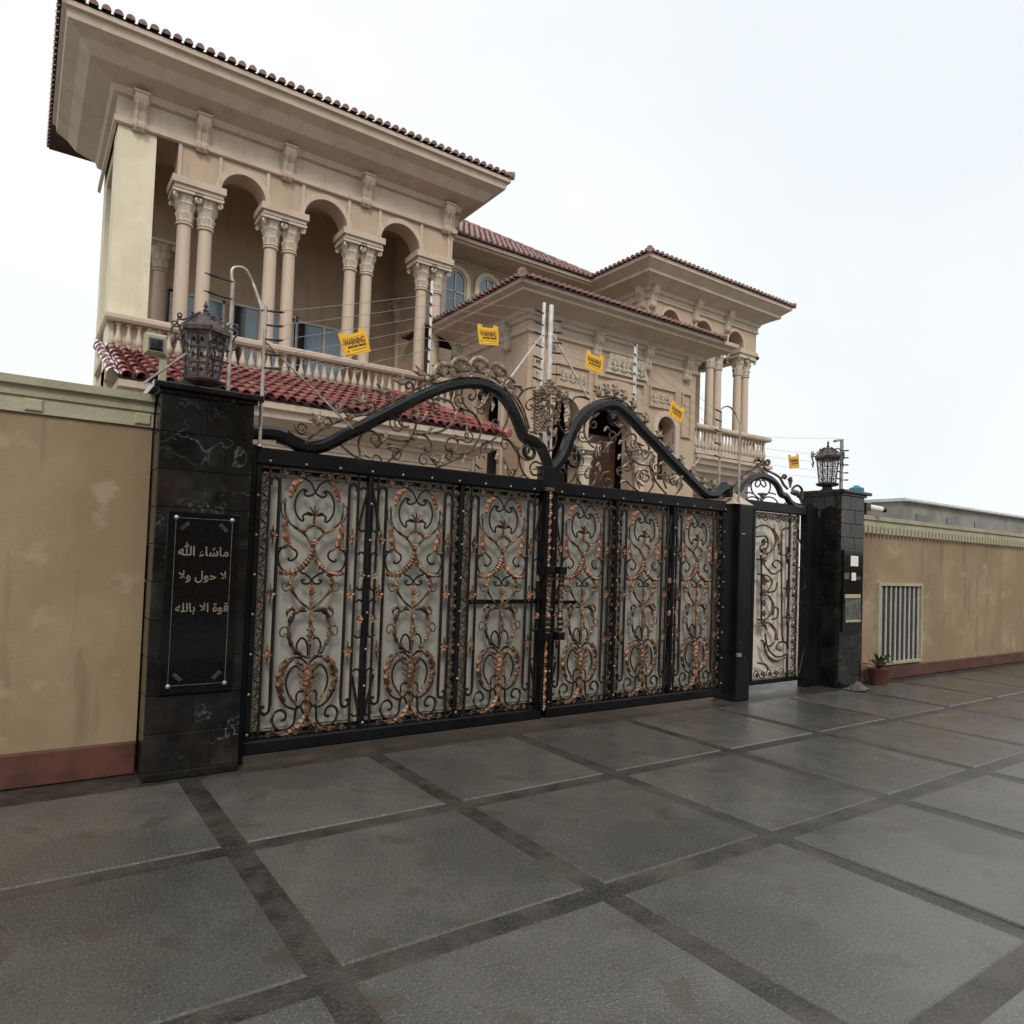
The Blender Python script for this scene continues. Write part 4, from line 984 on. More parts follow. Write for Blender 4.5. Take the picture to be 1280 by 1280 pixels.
rods(GL, [
    zl([(190, 630), (250, 575), (310, 510), (338, 445), (342, 405)], 440, 430, K),
    zl([(330, 482), (400, 475), (470, 468), (530, 425), (552, 370), (530, 315), (480, 290), (440, 300), (425, 335), (445, 370), (470, 372)], 440, 430, K),
    zl([(435, 668), (520, 630), (600, 590), (655, 540), (685, 480), (680, 420), (645, 370), (600, 352), (560, 362)], 440, 430, K),
    zl([(600, 592), (680, 550), (755, 508), (810, 450), (832, 380), (822, 320), (795, 285)], 440, 430, K),
    zl([(590, 228), (585, 280), (605, 330), (650, 375), (684, 430)], 440, 430, K),
    zl([(590, 235), (625, 228), (658, 248), (660, 282), (640, 298), (622, 285), (635, 268)], 440, 430, K),
    zl([(800, 500), (850, 525), (885, 570), (888, 640), (860, 700), (835, 720)], 440, 430, K),
    zl([(805, 508), (840, 520), (880, 580), (930, 620), (968, 600), (960, 555), (930, 545), (922, 575), (940, 582)], 440, 430, K),
    zl([(885, 590), (905, 670), (950, 725), (1010, 735)], 440, 430, K),
    zl([(1010, 640), (975, 628), (950, 655), (962, 695), (995, 695), (1000, 665), (980, 655)], 440, 430, K),
    zl([(-90, 510), (0, 590), (60, 615)], 440, 430, K), zl([(45, 595), (35, 530), (55, 480), (95, 462), (135, 480), (152, 520), (140, 548), (120, 540)], 440, 430, K),
    zl([(150, 478), (190, 500), (250, 515), (300, 515)], 440, 430, K),
    zl([(340, 480), (390, 490), (422, 530), (418, 570), (395, 572), (388, 550)], 440, 430, K),
    zl([(600, 588), (540, 580), (505, 560), (500, 530), (525, 500), (558, 510), (565, 545), (545, 570), (520, 555)], 440, 430, K),
    zl([(262, 370), (250, 410), (270, 440), (305, 440)], 440, 430, K),
    zl([(428, 300), (440, 240), (500, 220)], 440, 430, K),
    zl([(545, 200), (580, 170), (575, 200), (555, 195)], 440, 430, K)], .0105)
def lf(pts, w_, ox=440, oy=430, k=K): return (zl(pts, ox, oy, k), w_)
leaves(GL, [lf([(55, 545), (62, 585), (90, 612)], [.01, .045, .01]), lf([(95, 480), (115, 510), (130, 540)], [.01, .035, .01]), lf([(165, 500), (185, 550), (215, 575)], [.01, .03, .008]),
    lf([(300, 470), (320, 505), (345, 490)], [.012, .055, .01]), lf([(345, 510), (360, 545), (375, 570)], [.01, .035, .008]), lf([(425, 575), (435, 610), (448, 645)], [.01, .04, .008]),
    lf([(395, 480), (415, 455), (440, 445)], [.012, .035, .008]), lf([(605, 430), (610, 470), (615, 510)], [.01, .035, .008]), lf([(570, 330), (552, 370), (545, 410)], [.01, .04, .01]),
    lf([(690, 330), (672, 345), (645, 335), (720, 270)][:3], [.01, .04, .01]), lf([(725, 265), (700, 310), (672, 338)], [.008, .045, .01]), lf([(735, 290), (748, 325), (740, 360)], [.012, .05, .01]),
    lf([(775, 575), (765, 610), (770, 640)], [.012, .045, .01]), lf([(800, 610), (815, 640), (810, 670)], [.012, .05, .01]), lf([(590, 575), (600, 600), (575, 645)], [.01, .035, .008]),
    lf([(650, 640), (675, 660), (690, 665)], [.01, .04, .01]), lf([(940, 680), (960, 665), (985, 672)], [.006, .03, .008]), lf([(340, 400), (350, 370), (345, 345)], [.01, .03, .008]),
    lf([(-160, 545), (-130, 560), (-95, 555)], [.01, .04, .01]), lf([(-120, 500), (-100, 520), (-75, 505)], [.01, .035, .008])])
leaves(GL, [(G([(366, 531), (372, 540), (385, 544)]), [.01, .035, .01]), (G([(388, 522), (396, 527), (398, 536)]), [.012, .045, .01]), (G([(400, 522), (397, 528), (390, 533)]), [.01, .03, .008])])
# heavy inward volutes where the two arches meet
for root, c_, sg, r_ in ((GL, (663, 565), 1, .085), (GR, (716, 574), -1, .10), (GR, (768, 524), 1, .075), (GL, (604, 494), -1, .07)):
    c = at(c_[0], c_[1], YG); P = [(c.x+sg*x, c.z+z) for x, z in spiral(0, 0, r_, r_*.2, PI/2, 1.35, 14)]
    mb = MB(); mb.tube([(x, YG, z) for x, z in P], [.026-.016*k/(len(P)-1) for k in range(len(P))], 8); gp(root, mb, 'black_volute', 'gloss', smooth=True)
# small curls that fill the arches
rdc = random.Random(11)
for root, lst in ((GL, ((470, 548), (497, 530), (520, 520), (545, 508), (575, 500), (602, 512), (620, 530), (632, 556), (610, 560), (585, 545), (560, 570), (530, 575), (495, 568), (640, 590), (655, 600), (470, 575))),
                  (GR, ((728, 545), (742, 530), (752, 560), (765, 545), (780, 540), (792, 556), (806, 566), (820, 585), (800, 595), (775, 590), (742, 590), (725, 575), (835, 598), (850, 606), (786, 572)))):
    for i, (px, py) in enumerate(lst):
        c = at(px, py, YG); r_ = rdc.uniform(.05, .075); sg = 1 if i % 2 else -1; a0 = rdc.uniform(0, 6.28)
        P = [(c.x+sg*x, c.z+z) for x, z in spiral(0, 0, r_, r_*.25, a0, 1.25, 10)]
        e = Vector((P[0][0]-P[1][0], P[0][1]-P[1][1])).normalized(); P = [(P[0][0]+e.x*.09, P[0][1]+e.y*.09)]+P
        rods(root, [P], .008, 'bronze', 'curl', seg=1)
        leaves(root, [([(P[1][0], P[1][1]), (P[1][0]+e.x*.05-e.y*.02, P[1][1]+e.y*.05+e.x*.02), (P[1][0]+e.x*.085-e.y*.05, P[1][1]+e.y*.085+e.x*.05)], [.012, .038, .008])])
# scrolls of the right leaf
K2 = .171875
rods(GR, [
    zl([(300, 270), (292, 350), (320, 420), (360, 462)], 680, 480, K2), zl([(300, 275), (330, 240), (400, 210)], 680, 480, K2),
    zl([(210, 575), (250, 535), (300, 505), (350, 515)], 680, 480, K2), zl([(235, 570), (238, 630), (205, 700), (150, 735)], 680, 480, K2),
    zl([(240, 640), (250, 700), (290, 745), (340, 742), (372, 700), (375, 640)], 680, 480, K2),
    zl([(460, 500), (470, 440), (500, 395), (545, 360), (575, 300)], 680, 480, K2),
    zl([(600, 480), (592, 420), (610, 375), (650, 365), (670, 395), (655, 425)], 680, 480, K2),
    zl([(590, 480), (640, 550), (700, 585), (770, 600), (800, 660), (790, 740), (750, 795), (700, 790), (600, 710), (560, 680)], 680, 480, K2),
    zl([(770, 600), (790, 670), (840, 745), (890, 800)], 680, 480, K2), zl([(770, 600), (775, 560), (810, 530)], 680, 480, K2),
    zl([(755, 640), (720, 625), (700, 655), (715, 700), (750, 705), (765, 675), (740, 660)], 680, 480, K2),
    zl([(800, 655), (850, 665), (900, 660)], 680, 480, K2), zl([(975, 655), (940, 655), (915, 690), (930, 730), (965, 730)], 680, 480, K2),
    zl([(470, 640), (430, 650), (412, 700), (440, 755), (485, 750), (490, 710), (460, 690), (445, 715)], 680, 480, K2),
    zl([(580, 600), (600, 565), (635, 580), (625, 625), (590, 630)], 680, 480, K2), zl([(880, 640), (870, 700), (890, 760)], 680, 480, K2),
    zl([(1000, 690), (990, 760), (960, 800)], 680, 480, K2), zl([(330, 610), (300, 640), (305, 680), (325, 680)], 680, 480, K2),
    zl([(110, 620), (130, 655), (120, 670), (100, 655)], 680, 480, K2), zl([(140, 600), (170, 660)], 680, 480, K2)], .0105)
l2 = lambda p, w_: (zl(p, 680, 480, K2), w_)
leaves(GR, [l2([(430, 345), (450, 320), (490, 355)], [.01, .05, .008]), l2([(490, 255), (497, 235), (505, 225)], [.01, .045, .01]), l2([(520, 280), (530, 292), (520, 305)], [.01, .04, .01]),
    l2([(535, 440), (550, 420), (570, 415)], [.01, .055, .01]), l2([(530, 550), (540, 525), (555, 510)], [.01, .055, .01]), l2([(395, 490), (400, 515), (412, 530)], [.01, .04, .01]), l2([(370, 600), (385, 580), (390, 570)], [.01, .045, .01]),
    l2([(545, 720), (570, 705), (600, 715)], [.01, .04, .01]), l2([(690, 570), (720, 545), (740, 540)], [.01, .045, .01]), l2([(180, 505), (190, 525), (185, 540)], [.01, .045, .01]), l2([(100, 640), (125, 650), (135, 665)], [.01, .03, .008]),
    l2([(825, 590), (850, 575), (870, 590)], [.01, .04, .01]), l2([(905, 690), (925, 680), (950, 690)], [.01, .05, .01]), l2([(965, 700), (970, 740), (960, 770)], [.01, .045, .01])])
CR2 = G([(712, 534), (722, 518), (735, 507), (752, 500)]); rods(GR, [CR2], .012, 'bronze', 'crest_rail')
CR3 = G([(748, 496), (768, 496), (784, 506), (800, 524), (822, 550), (842, 574), (860, 594), (876, 606)]); rods(GR, [CR3], .011, 'bronze', 'crest_rail')
lv = []; curls = []
for i, (px, py) in enumerate(((746, 490), (757, 488), (768, 489), (779, 495), (790, 506), (806, 524), (822, 543), (836, 561), (850, 577), (864, 591), (878, 600), (890, 604))):
    c = at(px, py, YG); base = 1.2 if i < 4 else .7
    for a, l in ((base, .085), (base+.7, .09), (base-.7, .075), (base+1.4, .07)):
        lv.append(([(c.x-.02, c.z-.03), (c.x+l*.5*math.cos(a), c.z+l*.5*math.sin(a)-.02), (c.x+l*math.cos(a+.25), c.z-.02+l*math.sin(a+.25))], [.016, .034, .006]))
    curls.append([(c.x+.03+x, c.z-.01+z) for x, z in spiral(0, 0, .045, .014, -PI*.6, -1.2, 9)])
group_leaves(GR, lv, 4, 'tan'); rods(GR, curls, .008, 'bronze', 'curl', seg=1)
# tall heraldic crest in the middle, carried by the left leaf
def crest():
    k = .125; f = lambda pts: zl(pts, 640, 460, k)
    rods(GL, [f([(60, 300), (95, 250), (150, 210), (235, 192)]), f([(235, 300), (170, 320), (138, 370), (160, 415), (195, 410), (200, 378), (178, 368)]),
        f([(300, 660), (305, 740), (340, 810), (372, 832), (410, 800), (438, 740), (442, 660), (430, 600)]), f([(372, 700), (372, 830)]),
        f([(470, 230), (540, 280), (600, 330)]), f([(510, 250), (470, 340), (455, 450), (470, 560), (520, 640), (590, 690)]),
        f([(400, 300), (450, 320), (480, 370), (460, 425), (425, 420), (415, 385)]), f([(340, 310), (295, 320), (270, 365), (285, 410), (320, 405)]),
        f([(180, 640), (250, 650), (300, 665)]), f([(60, 310), (110, 400), (150, 520), (175, 610)]), f([(270, 520), (320, 545), (350, 600), (362, 680)]), f([(480, 520), (430, 550), (392, 600), (382, 680)]),
        f([(0, 235), (35, 280), (60, 315)]), f([(10, 175), (60, 175), (100, 215), (90, 265)]), f([(600, 330), (640, 290), (720, 290)]), f([(372, 120), (372, 700)])], .0095, 'bronze', 'crest_scroll')
    L = []
    for y in range(230, 640, 34):
        L.append((f([(235, y+25), (215, y+5), (200, y-8)]), [.02, .05, .01])); L.append((f([(235, y+25), (258, y+5), (268, y-10)]), [.02, .05, .01])); L.append((f([(520, y+20), (545, y+5), (552, y-12)]), [.015, .035, .008]))
    for (x, y) in ((300, 215), (345, 180), (400, 190), (440, 225), (330, 260), (410, 260), (372, 150), (300, 300), (470, 280), (340, 320), (270, 250), (440, 330), (500, 300), (360, 230)):
        for a in (.3, 1.2, 2.1, 3.0):
            L.append((f([(x, y+12), (x+22*math.cos(a), y-20*math.sin(a)), (x+44*math.cos(a+.3), y-42*math.sin(a+.3))]), [.018, .048, .010]))
    for (x, y) in ((300, 400), (330, 450), (300, 480), (350, 380), (410, 470), (440, 500), (260, 590), (310, 600), (280, 630), (400, 400), (370, 500), (330, 520), (280, 440), (290, 540), (450, 450), (420, 540)):
        for a in (.6, 1.7, 2.8, 4.6):
            L.append((f([(x, y), (x+16*math.cos(a), y-16*math.sin(a)), (x+36*math.cos(a+.4), y-36*math.sin(a+.4))]), [.018, .042, .010]))
    mbs = [L[i:i+12] for i in range(0, len(L), 12)]
    group_leaves(GL, L, 12, 'tan', name='crest_foliage')
    for P, w_, n_ in ((f([(505, 330), (540, 420), (530, 520), (545, 610)]), [.03, .095, .09, .02], 9), (f([(372, 540), (372, 590), (372, 660)]), [.09, .06, .02], 2),
                      (f([(400, 690), (415, 640), (430, 600)]), [.02, .06, .02], 4), (f([(345, 740), (360, 700), (372, 690)]), [.02, .05, .02], 3),
                      (f([(0, 180), (60, 190), (90, 250)]), [.03, .06, .02], 7), (f([(640, 290), (700, 290), (760, 320)]), [.02, .06, .03], 6)):
        mb = leafband(MB(), P, w_, n_, 5); mb.xform(lambda v: (v[0], v[1]+YG-.02, v[2])); gp(GL, mb, 'crest_leaf', 'tan')
crest()
# meeting post strip, pull handles, slide bolt
px_ = at(686, 650, YG-.08).x
mb = MB(); z = 2.2
gp(GL, MB().bbox(px_-.03, px_+.03, YG-.085, YG-.04, ZB, 2.22), 'cover_strip', 'black')
while z > ZB+.05:
    leafband(mb, [(px_, z), (px_+.012, z-.04), (px_-.008, z-.085)], [.02, .045, .015], 3, 4, y=YG-.10); z -= .082
gp(GL, mb, 'leaf_strip', 'copper')
gp(GL, MB().bbox(px_-.05, px_+.05, YG-.095, YG-.03, 2.20, 2.235), 'strip_cap', 'bronze')
def handle(root, x, zt, zb):
    yy = YG-.17; hm = MB()
    P = []; rr = []; n = 64
    for i in range(n+1):
        t = i/n; z = zt+(zb-zt)*t; P.append((x, yy, z))
        mid = .28 < t < .70
        rr.append(.021 if mid else (.026 if (i//3) % 2 else .018))
    b = len(hm.v); hm.tube(P, rr, 10)
    o = gp(root, hm, 'pull_handle', 'copper', smooth=True)
    tw = MB()
    for ph in (0, PI):
        tw.tube([(x+.019*math.cos(ph+k*.42), yy+.019*math.sin(ph+k*.42), zt+(zb-zt)*(.28+.42*k/40)) for k in range(41)], .008, 5)
    gp(root, tw, 'twist', 'iron', smooth=True, parent=o)
    rg = MB()
    for t in (.05, .13, .21, .76, .84, .93): rg.lathe([(.029, -.014), (.031, 0), (.029, .014)], x, yy, 10, None, zt+(zb-zt)*t)
    gp(root, rg, 'dark_rings', 'iron', smooth=True, parent=o)
    for z in (zt+.025, zb-.025): gp(root, MB().bbox(x-.04, x+.04, yy-.035, YG-.04, z-.035, z+.035), 'handle_bracket', 'black', parent=o)
zt_, zb_ = at(686, 716, YG-.17).z, at(686, 792, YG-.17).z
handle(GL, at(685.5, 750, YG-.17).x, zt_, zb_); handle(GR, at(701, 750, YG-.17).x, zt_, zb_)
ba = at(588, 751, YG); bb = at(680, 752, YG)
gp(GL, MB().bbox(ba.x, bb.x, YG+.02, YG+.045, ba.z-.03, ba.z+.008, .004), 'slide_bolt', 'black')
ba = at(698, 752, YG); bb = at(722, 753, YG); gp(GR, MB().bbox(ba.x-.1, bb.x, YG+.02, YG+.045, ba.z-.03, ba.z+.008, .004), 'bolt_keeper', 'black')
#@@PED
# ------------------------------------------------------------------ black steel gate post
P0 = at(925, 640, 5.2).x; P1 = at(942, 640, 5.2).x
post = thing('gate_post', 'broad black steel box post between the driveway gate and the walk-in gate', 'gate post', ((P0+P1)/2, 5.3, 0))
def pp(root, mb, name, m, smooth=False, **kw): return gp(root, mb, name, m, smooth, **kw)
pp(post, MB().bbox(P0, P1, 5.2, 5.52, .0, 2.28, .012), 'post_box', 'black')
pp(post, MB().box(P0+.03, P0+.09, 5.188, 5.2, 1.93, 1.94).box(P0-.01, P0+.05, 5.17, 5.2, .52, .56), 'latch_plate', 'stud')
pyr = MB(); px0_, px1_ = P0-.07, P1+.03
pyr.v = [(px0_, 5.22, 2.28), (px1_, 5.22, 2.28), (px1_, 5.5, 2.28), (px0_, 5.5, 2.28), ((px0_+px1_)/2, 5.36, 2.42)]; pyr.f = [(0, 1, 4), (1, 2, 4), (2, 3, 4), (3, 0, 4), (3, 2, 1, 0)]
pp(post, pyr, 'pyramid_cap', 'trim')
# ------------------------------------------------------------------ pedestrian gate
YP = 5.5
PG = thing('pedestrian_gate', 'narrow arched walk-in gate of black steel and bronze scrolls beside the right marble pillar', 'gate', (at(980, 850, YP).x, YP, .15))
gx0, gx1 = at(941, 700, YP).x, at(1018, 700, YP).x-.02
ix1 = at(1004, 700, YP).x
pzt, pzb = at(980, 642, YP).z, at(980, 846, YP).z
zt_top = at(980, 630, YP).z
gp(PG, MB().bbox(P1-.02, gx1, YP-.04, YP+.04, pzt, zt_top, .01), 'top_rail', 'black')
gp(PG, MB().bbox(P1-.02, gx1, YP-.04, YP+.04, pzb-.055, pzb, .01), 'bottom_rail', 'black')
gp(PG, MB().bbox(ix1, gx1, YP-.06, YP+.05, .0, zt_top, .012), 'stile', 'black')
gp(PG, MB().bbox(gx0-.06, gx0, YP-.04, YP+.05, pzb, pzt, .01), 'stile', 'black')
gp(PG, MB().box(gx0-.06, ix1, YP+.06, YP+.066, pzb, pzt), 'backing_sheet', 'sheet_pale')
def ps(pts): return zl(pts, 880, 560, .2578, YP)
rods(PG, [ps([(245, 385), (275, 375), (310, 385), (335, 430), (330, 480), (300, 510), (270, 505), (262, 480), (275, 470)]), ps([(245, 430), (290, 430), (300, 470), (285, 500)]),
    ps([(262, 520), (285, 570), (325, 610), (360, 590), (362, 555), (335, 545), (322, 565), (338, 580)]), ps([(250, 610), (300, 620), (320, 650), (300, 690), (262, 705)]),
    ps([(262, 715), (300, 715), (320, 750), (315, 800), (285, 830), (250, 830)]), ps([(262, 850), (310, 850), (335, 890), (330, 940), (300, 960), (268, 930)]),
    ps([(285, 900), (300, 970), (340, 1010), (385, 1000), (398, 965), (380, 940), (350, 945), (342, 970), (362, 982)]), ps([(268, 520), (268, 640), (268, 760), (268, 860)]), ps([(245, 540), (285, 535), (300, 505)]), ps([(300, 700), (335, 690), (345, 650)]), ps([(320, 830), (345, 820), (348, 780), (330, 770)]), ps([(250, 1040), (290, 1050), (300, 1075)]),
    ps([(368, 900), (366, 700), (366, 430), (375, 395), (400, 388)]), ps([(368, 900), (374, 935), (395, 942)])], .0125, 'bronze', 'scroll', Y=YP-.03)
mb = MB()
for i, v in enumerate((455, 500, 545, 650, 700, 750, 800, 850)): 
    c = at(880+268*.2578, 560+v*.2578, YP); flower(mb, c.x, c.z, .05, 5)
mb.xform(lambda v: (v[0], v[1]+YP-.04, v[2])); gp(PG, mb, 'flower_stem', 'bronze')
leaves(PG, [(ps([(320, 390), (345, 450), (350, 520)]), [.03, .10, .03]), (ps([(262, 610), (285, 640), (310, 640)]), [.03, .08, .02]), (ps([(300, 850), (330, 880), (340, 930)]), [.02, .08, .02]), (ps([(270, 930), (290, 1000), (330, 1030), (390, 1010)]), [.03, .07, .06, .02]),
    (ps([(300, 720), (322, 760), (318, 810)]), [.02, .06, .02]), (ps([(255, 860), (275, 850), (290, 880)]), [.03, .12, .03])], 'copper', YP-.03, 'acanthus_leaf')
for px in (406, 444):
    gp(PG, MB().box(at(880+px*.2578, 700, YP).x-.012, at(880+px*.2578, 700, YP).x+.012, YP-.03, YP-.01, pzb, pzt), 'bar', 'iron')
mb = MB(); xA = at(880+425*.2578, 700, YP).x
v = pzb+.05
k = 0
while v < pzt-.03:
    s = 1 if k % 2 else -1; flower(mb, xA+s*.008, v, .036, 5); mb.tube([(xA+x, 0, v+z) for x, z in spiral(0, 0, .05, .015, PI/2*s, -s*1.1, 9)], .007, 5); v += .10; k += 1
mb.xform(lambda q: (q[0], q[1]+YP-.035, q[2])); gp(PG, mb, 'flower_strip', 'bronze')
for zz in (pzt-.07, pzb+.07):
    mb = MB(); x = gx0+.06; k = 0
    while x < xA-.1:
        flower(mb, x, zz, .04, 5); mb.tube([(x+a_, 0, zz+b_) for a_, b_ in spiral(0, 0, .06, .02, (PI if k % 2 else 0), 1.1, 9)], .007, 5); x += .13; k += 1
    mb.xform(lambda q: (q[0], q[1]+YP-.035, q[2])); gp(PG, mb, 'scroll_border', 'bronze')
for v in (520, 680, 820):
    c = at(880+388*.2578, 560+v*.2578, YP); mb = MB(); flower(mb, c.x, c.z, .06, 6)
    for q in (-1, 1): leafband(mb, [(c.x, c.z), (c.x, c.z+q*.06), (c.x, c.z+q*.11)], [.02, .03, .005], 2, 3)
    mb.tube([(c.x-.12, 0, c.z), (c.x+.1, 0, c.z)], .008, 5); mb.xform(lambda q: (q[0], q[1]+YP-.035, q[2])); gp(PG, mb, 'rosette', 'bronze')
rods(PG, [ps([(450, 395), (450, 440), (478, 500)]), ps([(450, 580), (475, 575), (478, 600), (478, 680), (455, 680)]), ps([(450, 755), (478, 755), (478, 860), (450, 860)]), ps([(450, 1090), (470, 1000), (478, 940)])], .010, 'iron', 'loop', Y=YP-.03)
def za(pts): return zl(pts, 900, 560, .09375, YP)
rods(PG, [za([(420, 450), (415, 530), (440, 600), (490, 650), (540, 680), (600, 640), (650, 590), (672, 520), (660, 455)]), za([(540, 480), (500, 520), (470, 490), (490, 440), (530, 430), (545, 480)]), za([(545, 480), (585, 520), (612, 490), (590, 440), (555, 430)]),
    za([(330, 710), (370, 665), (440, 650), (500, 680), (525, 740), (500, 800), (440, 820), (395, 790), (400, 740), (440, 770)]), za([(830, 830), (790, 780), (750, 700), (690, 660), (620, 655), (565, 700), (560, 770), (600, 815), (660, 810), (680, 750), (650, 770)]),
    za([(830, 830), (880, 840), (930, 800), (925, 745), (880, 730), (850, 760), (870, 790)]), za([(340, 600), (400, 595), (430, 610)]), za([(655, 600), (700, 605), (740, 620)]), za([(545, 680), (545, 830)])], .0095, 'iron', 'head_scroll', Y=YP)
AR = za([(120, 700), (200, 640), (265, 560), (330, 470), (410, 410), (490, 378), (560, 375), (650, 405), (730, 460), (785, 540), (815, 615), (880, 645), (930, 720), (1000, 770), (1100, 785), (1190, 775), (1195, 830)])
head_rail(PG, AR, .062, Y0=YP)
rods(PG, [za([(140, 560), (220, 470), (300, 370), (380, 310), (450, 280), (505, 215)]), za([(590, 270), (650, 310), (730, 350), (800, 400), (850, 490), (900, 545)]), za([(600, 190), (640, 160), (660, 190), (640, 225), (600, 215), (585, 260)]),
    za([(830, 400), (850, 360), (880, 380), (860, 410)]), za([(545, 300), (520, 330), (550, 365), (580, 330), (560, 300)]), za([(970, 610), (970, 540), (1030, 500), (1085, 540), (1095, 620), (1090, 740)])], .017, 'bronze', 'crest_scroll', Y=YP)
leaves(PG, [(za([(430, 200), (480, 150), (560, 200)]), [.02, .07, .03]), (za([(500, 250), (560, 190), (600, 230)]), [.04, .10, .03]), (za([(920, 530), (925, 450), (915, 390)]), [.03, .12, .16]), (za([(930, 600), (1020, 610), (1080, 720)]), [.05, .12, .06]), (za([(490, 610), (545, 620), (600, 610)]), [.03, .06, .03]), (za([(545, 620), (545, 660), (545, 680)]), [.13, .08, .03])], 'bronze', YP)
#@@PILLARS
# ------------------------------------------------------------------ marble pillars
def pillar(name_label, x0, x1, y0, y1, zt, row, colw, seed, capx=.065, grp='marble gate pillars'):
    t = thing('gate_pillar', name_label, 'pillar', ((x0+x1)/2, (y0+y1)/2, 0), grp)
    gp(t, MB().box(x0, x1, y0, y1, 0, zt), 'pillar_core', 'grout')
    rd = random.Random(seed); j = .0022; k = 0; z = zt
    while z > .02:
        zb = max(.0, z-row)
        for face in ('front', 'left', 'right'):
            a, b = (x0-.012, x1+.012) if face == 'front' else (y0, y1)
            xs = [a]; q = a+colw*(.70 if k % 2 == 0 else 1.0)
            while q < b-.08: xs.append(q); q += colw
            xs.append(b)
            for u, v in zip(xs[:-1], xs[1:]):
                e = rd.uniform(-.0012, .0012); ch = .0025
                if face == 'front': mb = MB().bbox(u+j, v-j, y0-.014+e, y0, zb+j, z-j, ch)
                elif face == 'left':
                    mb = MB().bbox(u+j, v-j, -.014+e, 0, zb+j, z-j, ch); mb.xform(lambda p: (x0+p[1]+.002, p[0], p[2]))
                else:
                    mb = MB().bbox(u+j, v-j, -.014+e, 0, zb+j, z-j, ch); mb.xform(lambda p: (x1-p[1]-.002, p[0], p[2]))
                gp(t, mb, 'marble_tile', 'marble')
        z = zb; k += 1
    c = capx
    gp(t, MB().bbox(x0-c*.45, x1+c*.45, y0-c*.45, y1+c*.45, zt, zt+.03, .006), 'cap_moulding', 'marble')
    gp(t, MB().bbox(x0-c, x1+c, y0-c, y1+c, zt+.03, zt+.072, .008), 'cap_slab', 'marble')
    return t
LPX0, LPX1 = .745, 1.325
LPL = pillar('left black marble gate pillar with an engraved Arabic plaque', LPX0, LPX1, 5.2, 5.72, 2.575, .252, .42, 3)
RPX0, RPX1 = at(1050, 700, 5.2).x, at(1077.5, 700, 5.2).x
RPL = pillar('right black marble gate pillar carrying a notice board, at the end of the walk-in gate', RPX0, RPX1, 5.2, 5.76, 2.55, .185, .33, 9, .085)
gp(LPL, MB().bbox(LPX1+.004, GX[0]+.01, 5.31, 5.44, 0, 2.32, .008), 'hinge_post', 'black')
gp(RPL, MB().bbox(gx1-.01, RPX0-.01, 5.44, 5.54, 0, 2.26, .008), 'hinge_post', 'black')
# plaque
YPq = 5.168
c00, c10, c01, c11 = at(221.5, 647, YPq), at(290, 650, YPq), at(208.7, 859, YPq), at(280.8, 852.5, YPq)
qx0, qx1, qz1, qz0 = (c00.x+c01.x)/2, (c10.x+c11.x)/2, (c00.z+c10.z)/2, (c01.z+c11.z)/2
pq = gp(LPL, MB().bbox(qx0-.055, qx1+.055, YPq, 5.187, qz0-.06, qz1+.04, .006), 'plaque', 'plaque')
mb = MB(); t = .0035
mb.box(qx0, qx1, YPq-.0015, YPq+.001, qz1-t, qz1).box(qx0, qx1, YPq-.0015, YPq+.001, qz0, qz0+t).box(qx0-t, qx0, YPq-.0015, YPq+.001, qz0, qz1).box(qx1, qx1+t, YPq-.0015, YPq+.001, qz0, qz1)
gp(LPL, mb, 'border_line', 'grout', parent=pq)
for (x, z, sx_, sz_) in ((qx0, qz1, 1, -1), (qx1, qz1, -1, -1), (qx0, qz0, 1, 1), (qx1, qz0, -1, 1)):
    b_ = MB(); b_.lathe([(.001, -.002), (.016, -.002), (.014, .007), (.001, .012)], 0, 0, 12)
    b_.xform(lambda v: (x+v[0], YPq-.002-v[2], z+v[1])); gp(LPL, b_, 'screw_cap', 'stud', parent=pq)
    b_ = MB()
    for k in range(3):
        P = [(x+sx_*(.02+a*1.0), z+sz_*(.02+b)) for a, b in spiral(.018+.016*k, .018+.016*(2-k), .014, .004, 0, 1.2, 8)]
        b_.tube([(p[0], YPq-.001, p[1]) for p in P], .0022, 4)
    gp(LPL, b_, 'corner_ornament', 'grout', parent=pq)
def text_mesh(s, size, name, material, extr=.001, off=.0016):
    c = bpy.data.curves.new(name, 'FONT'); c.body = s; c.size = size; c.extrude = extr; c.align_x = 'CENTER'; c.align_y = 'CENTER'; c.resolution_u = 3; c.offset = off
    o = bpy.data.objects.new(name, c); COL.objects.link(o)
    dg = bpy.context.evaluated_depsgraph_get(); me = bpy.data.meshes.new_from_object(o.evaluated_get(dg))
    bpy.data.objects.remove(o); bpy.data.curves.remove(c)
    me.materials.clear(); me.materials.append(M[material]); me.name = name
    xs = [v.co.x for v in me.vertices]
    return me, (max(xs)-min(xs) if xs else 1)
LINES = [('\uFDF2 \uFE80\uFE8E\uFEB7\uFE8E\uFEE3', 223, 286, 690), ('\uFEFB\uFEED \uFEDD\uFEEE\uFEA3 \uFEFB', 223, 283, 720), ('\uFEEA\uFEE0\uFEDF\uFE8E\uFE91 \uFEFB\uFE8D \uFE93\uFEEE\uFED7', 219, 285, 760)]
for s, xa, xb, yy in LINES:
    A, B = at(xa, yy-1.5, YPq), at(xb, yy+1.5, YPq)
    me, wd = text_mesh(s, .1, 'engraved_line', 'engraving')
    k = (B.x-A.x)/wd
    o = inst('engraved_line', me, LPL, None, (k, k*1.05, 1), (PI/2, 0, 0)); o.location = (Vector(((A.x+B.x)/2, YPq-.002, (A.z+B.z)/2))-LPL.location)
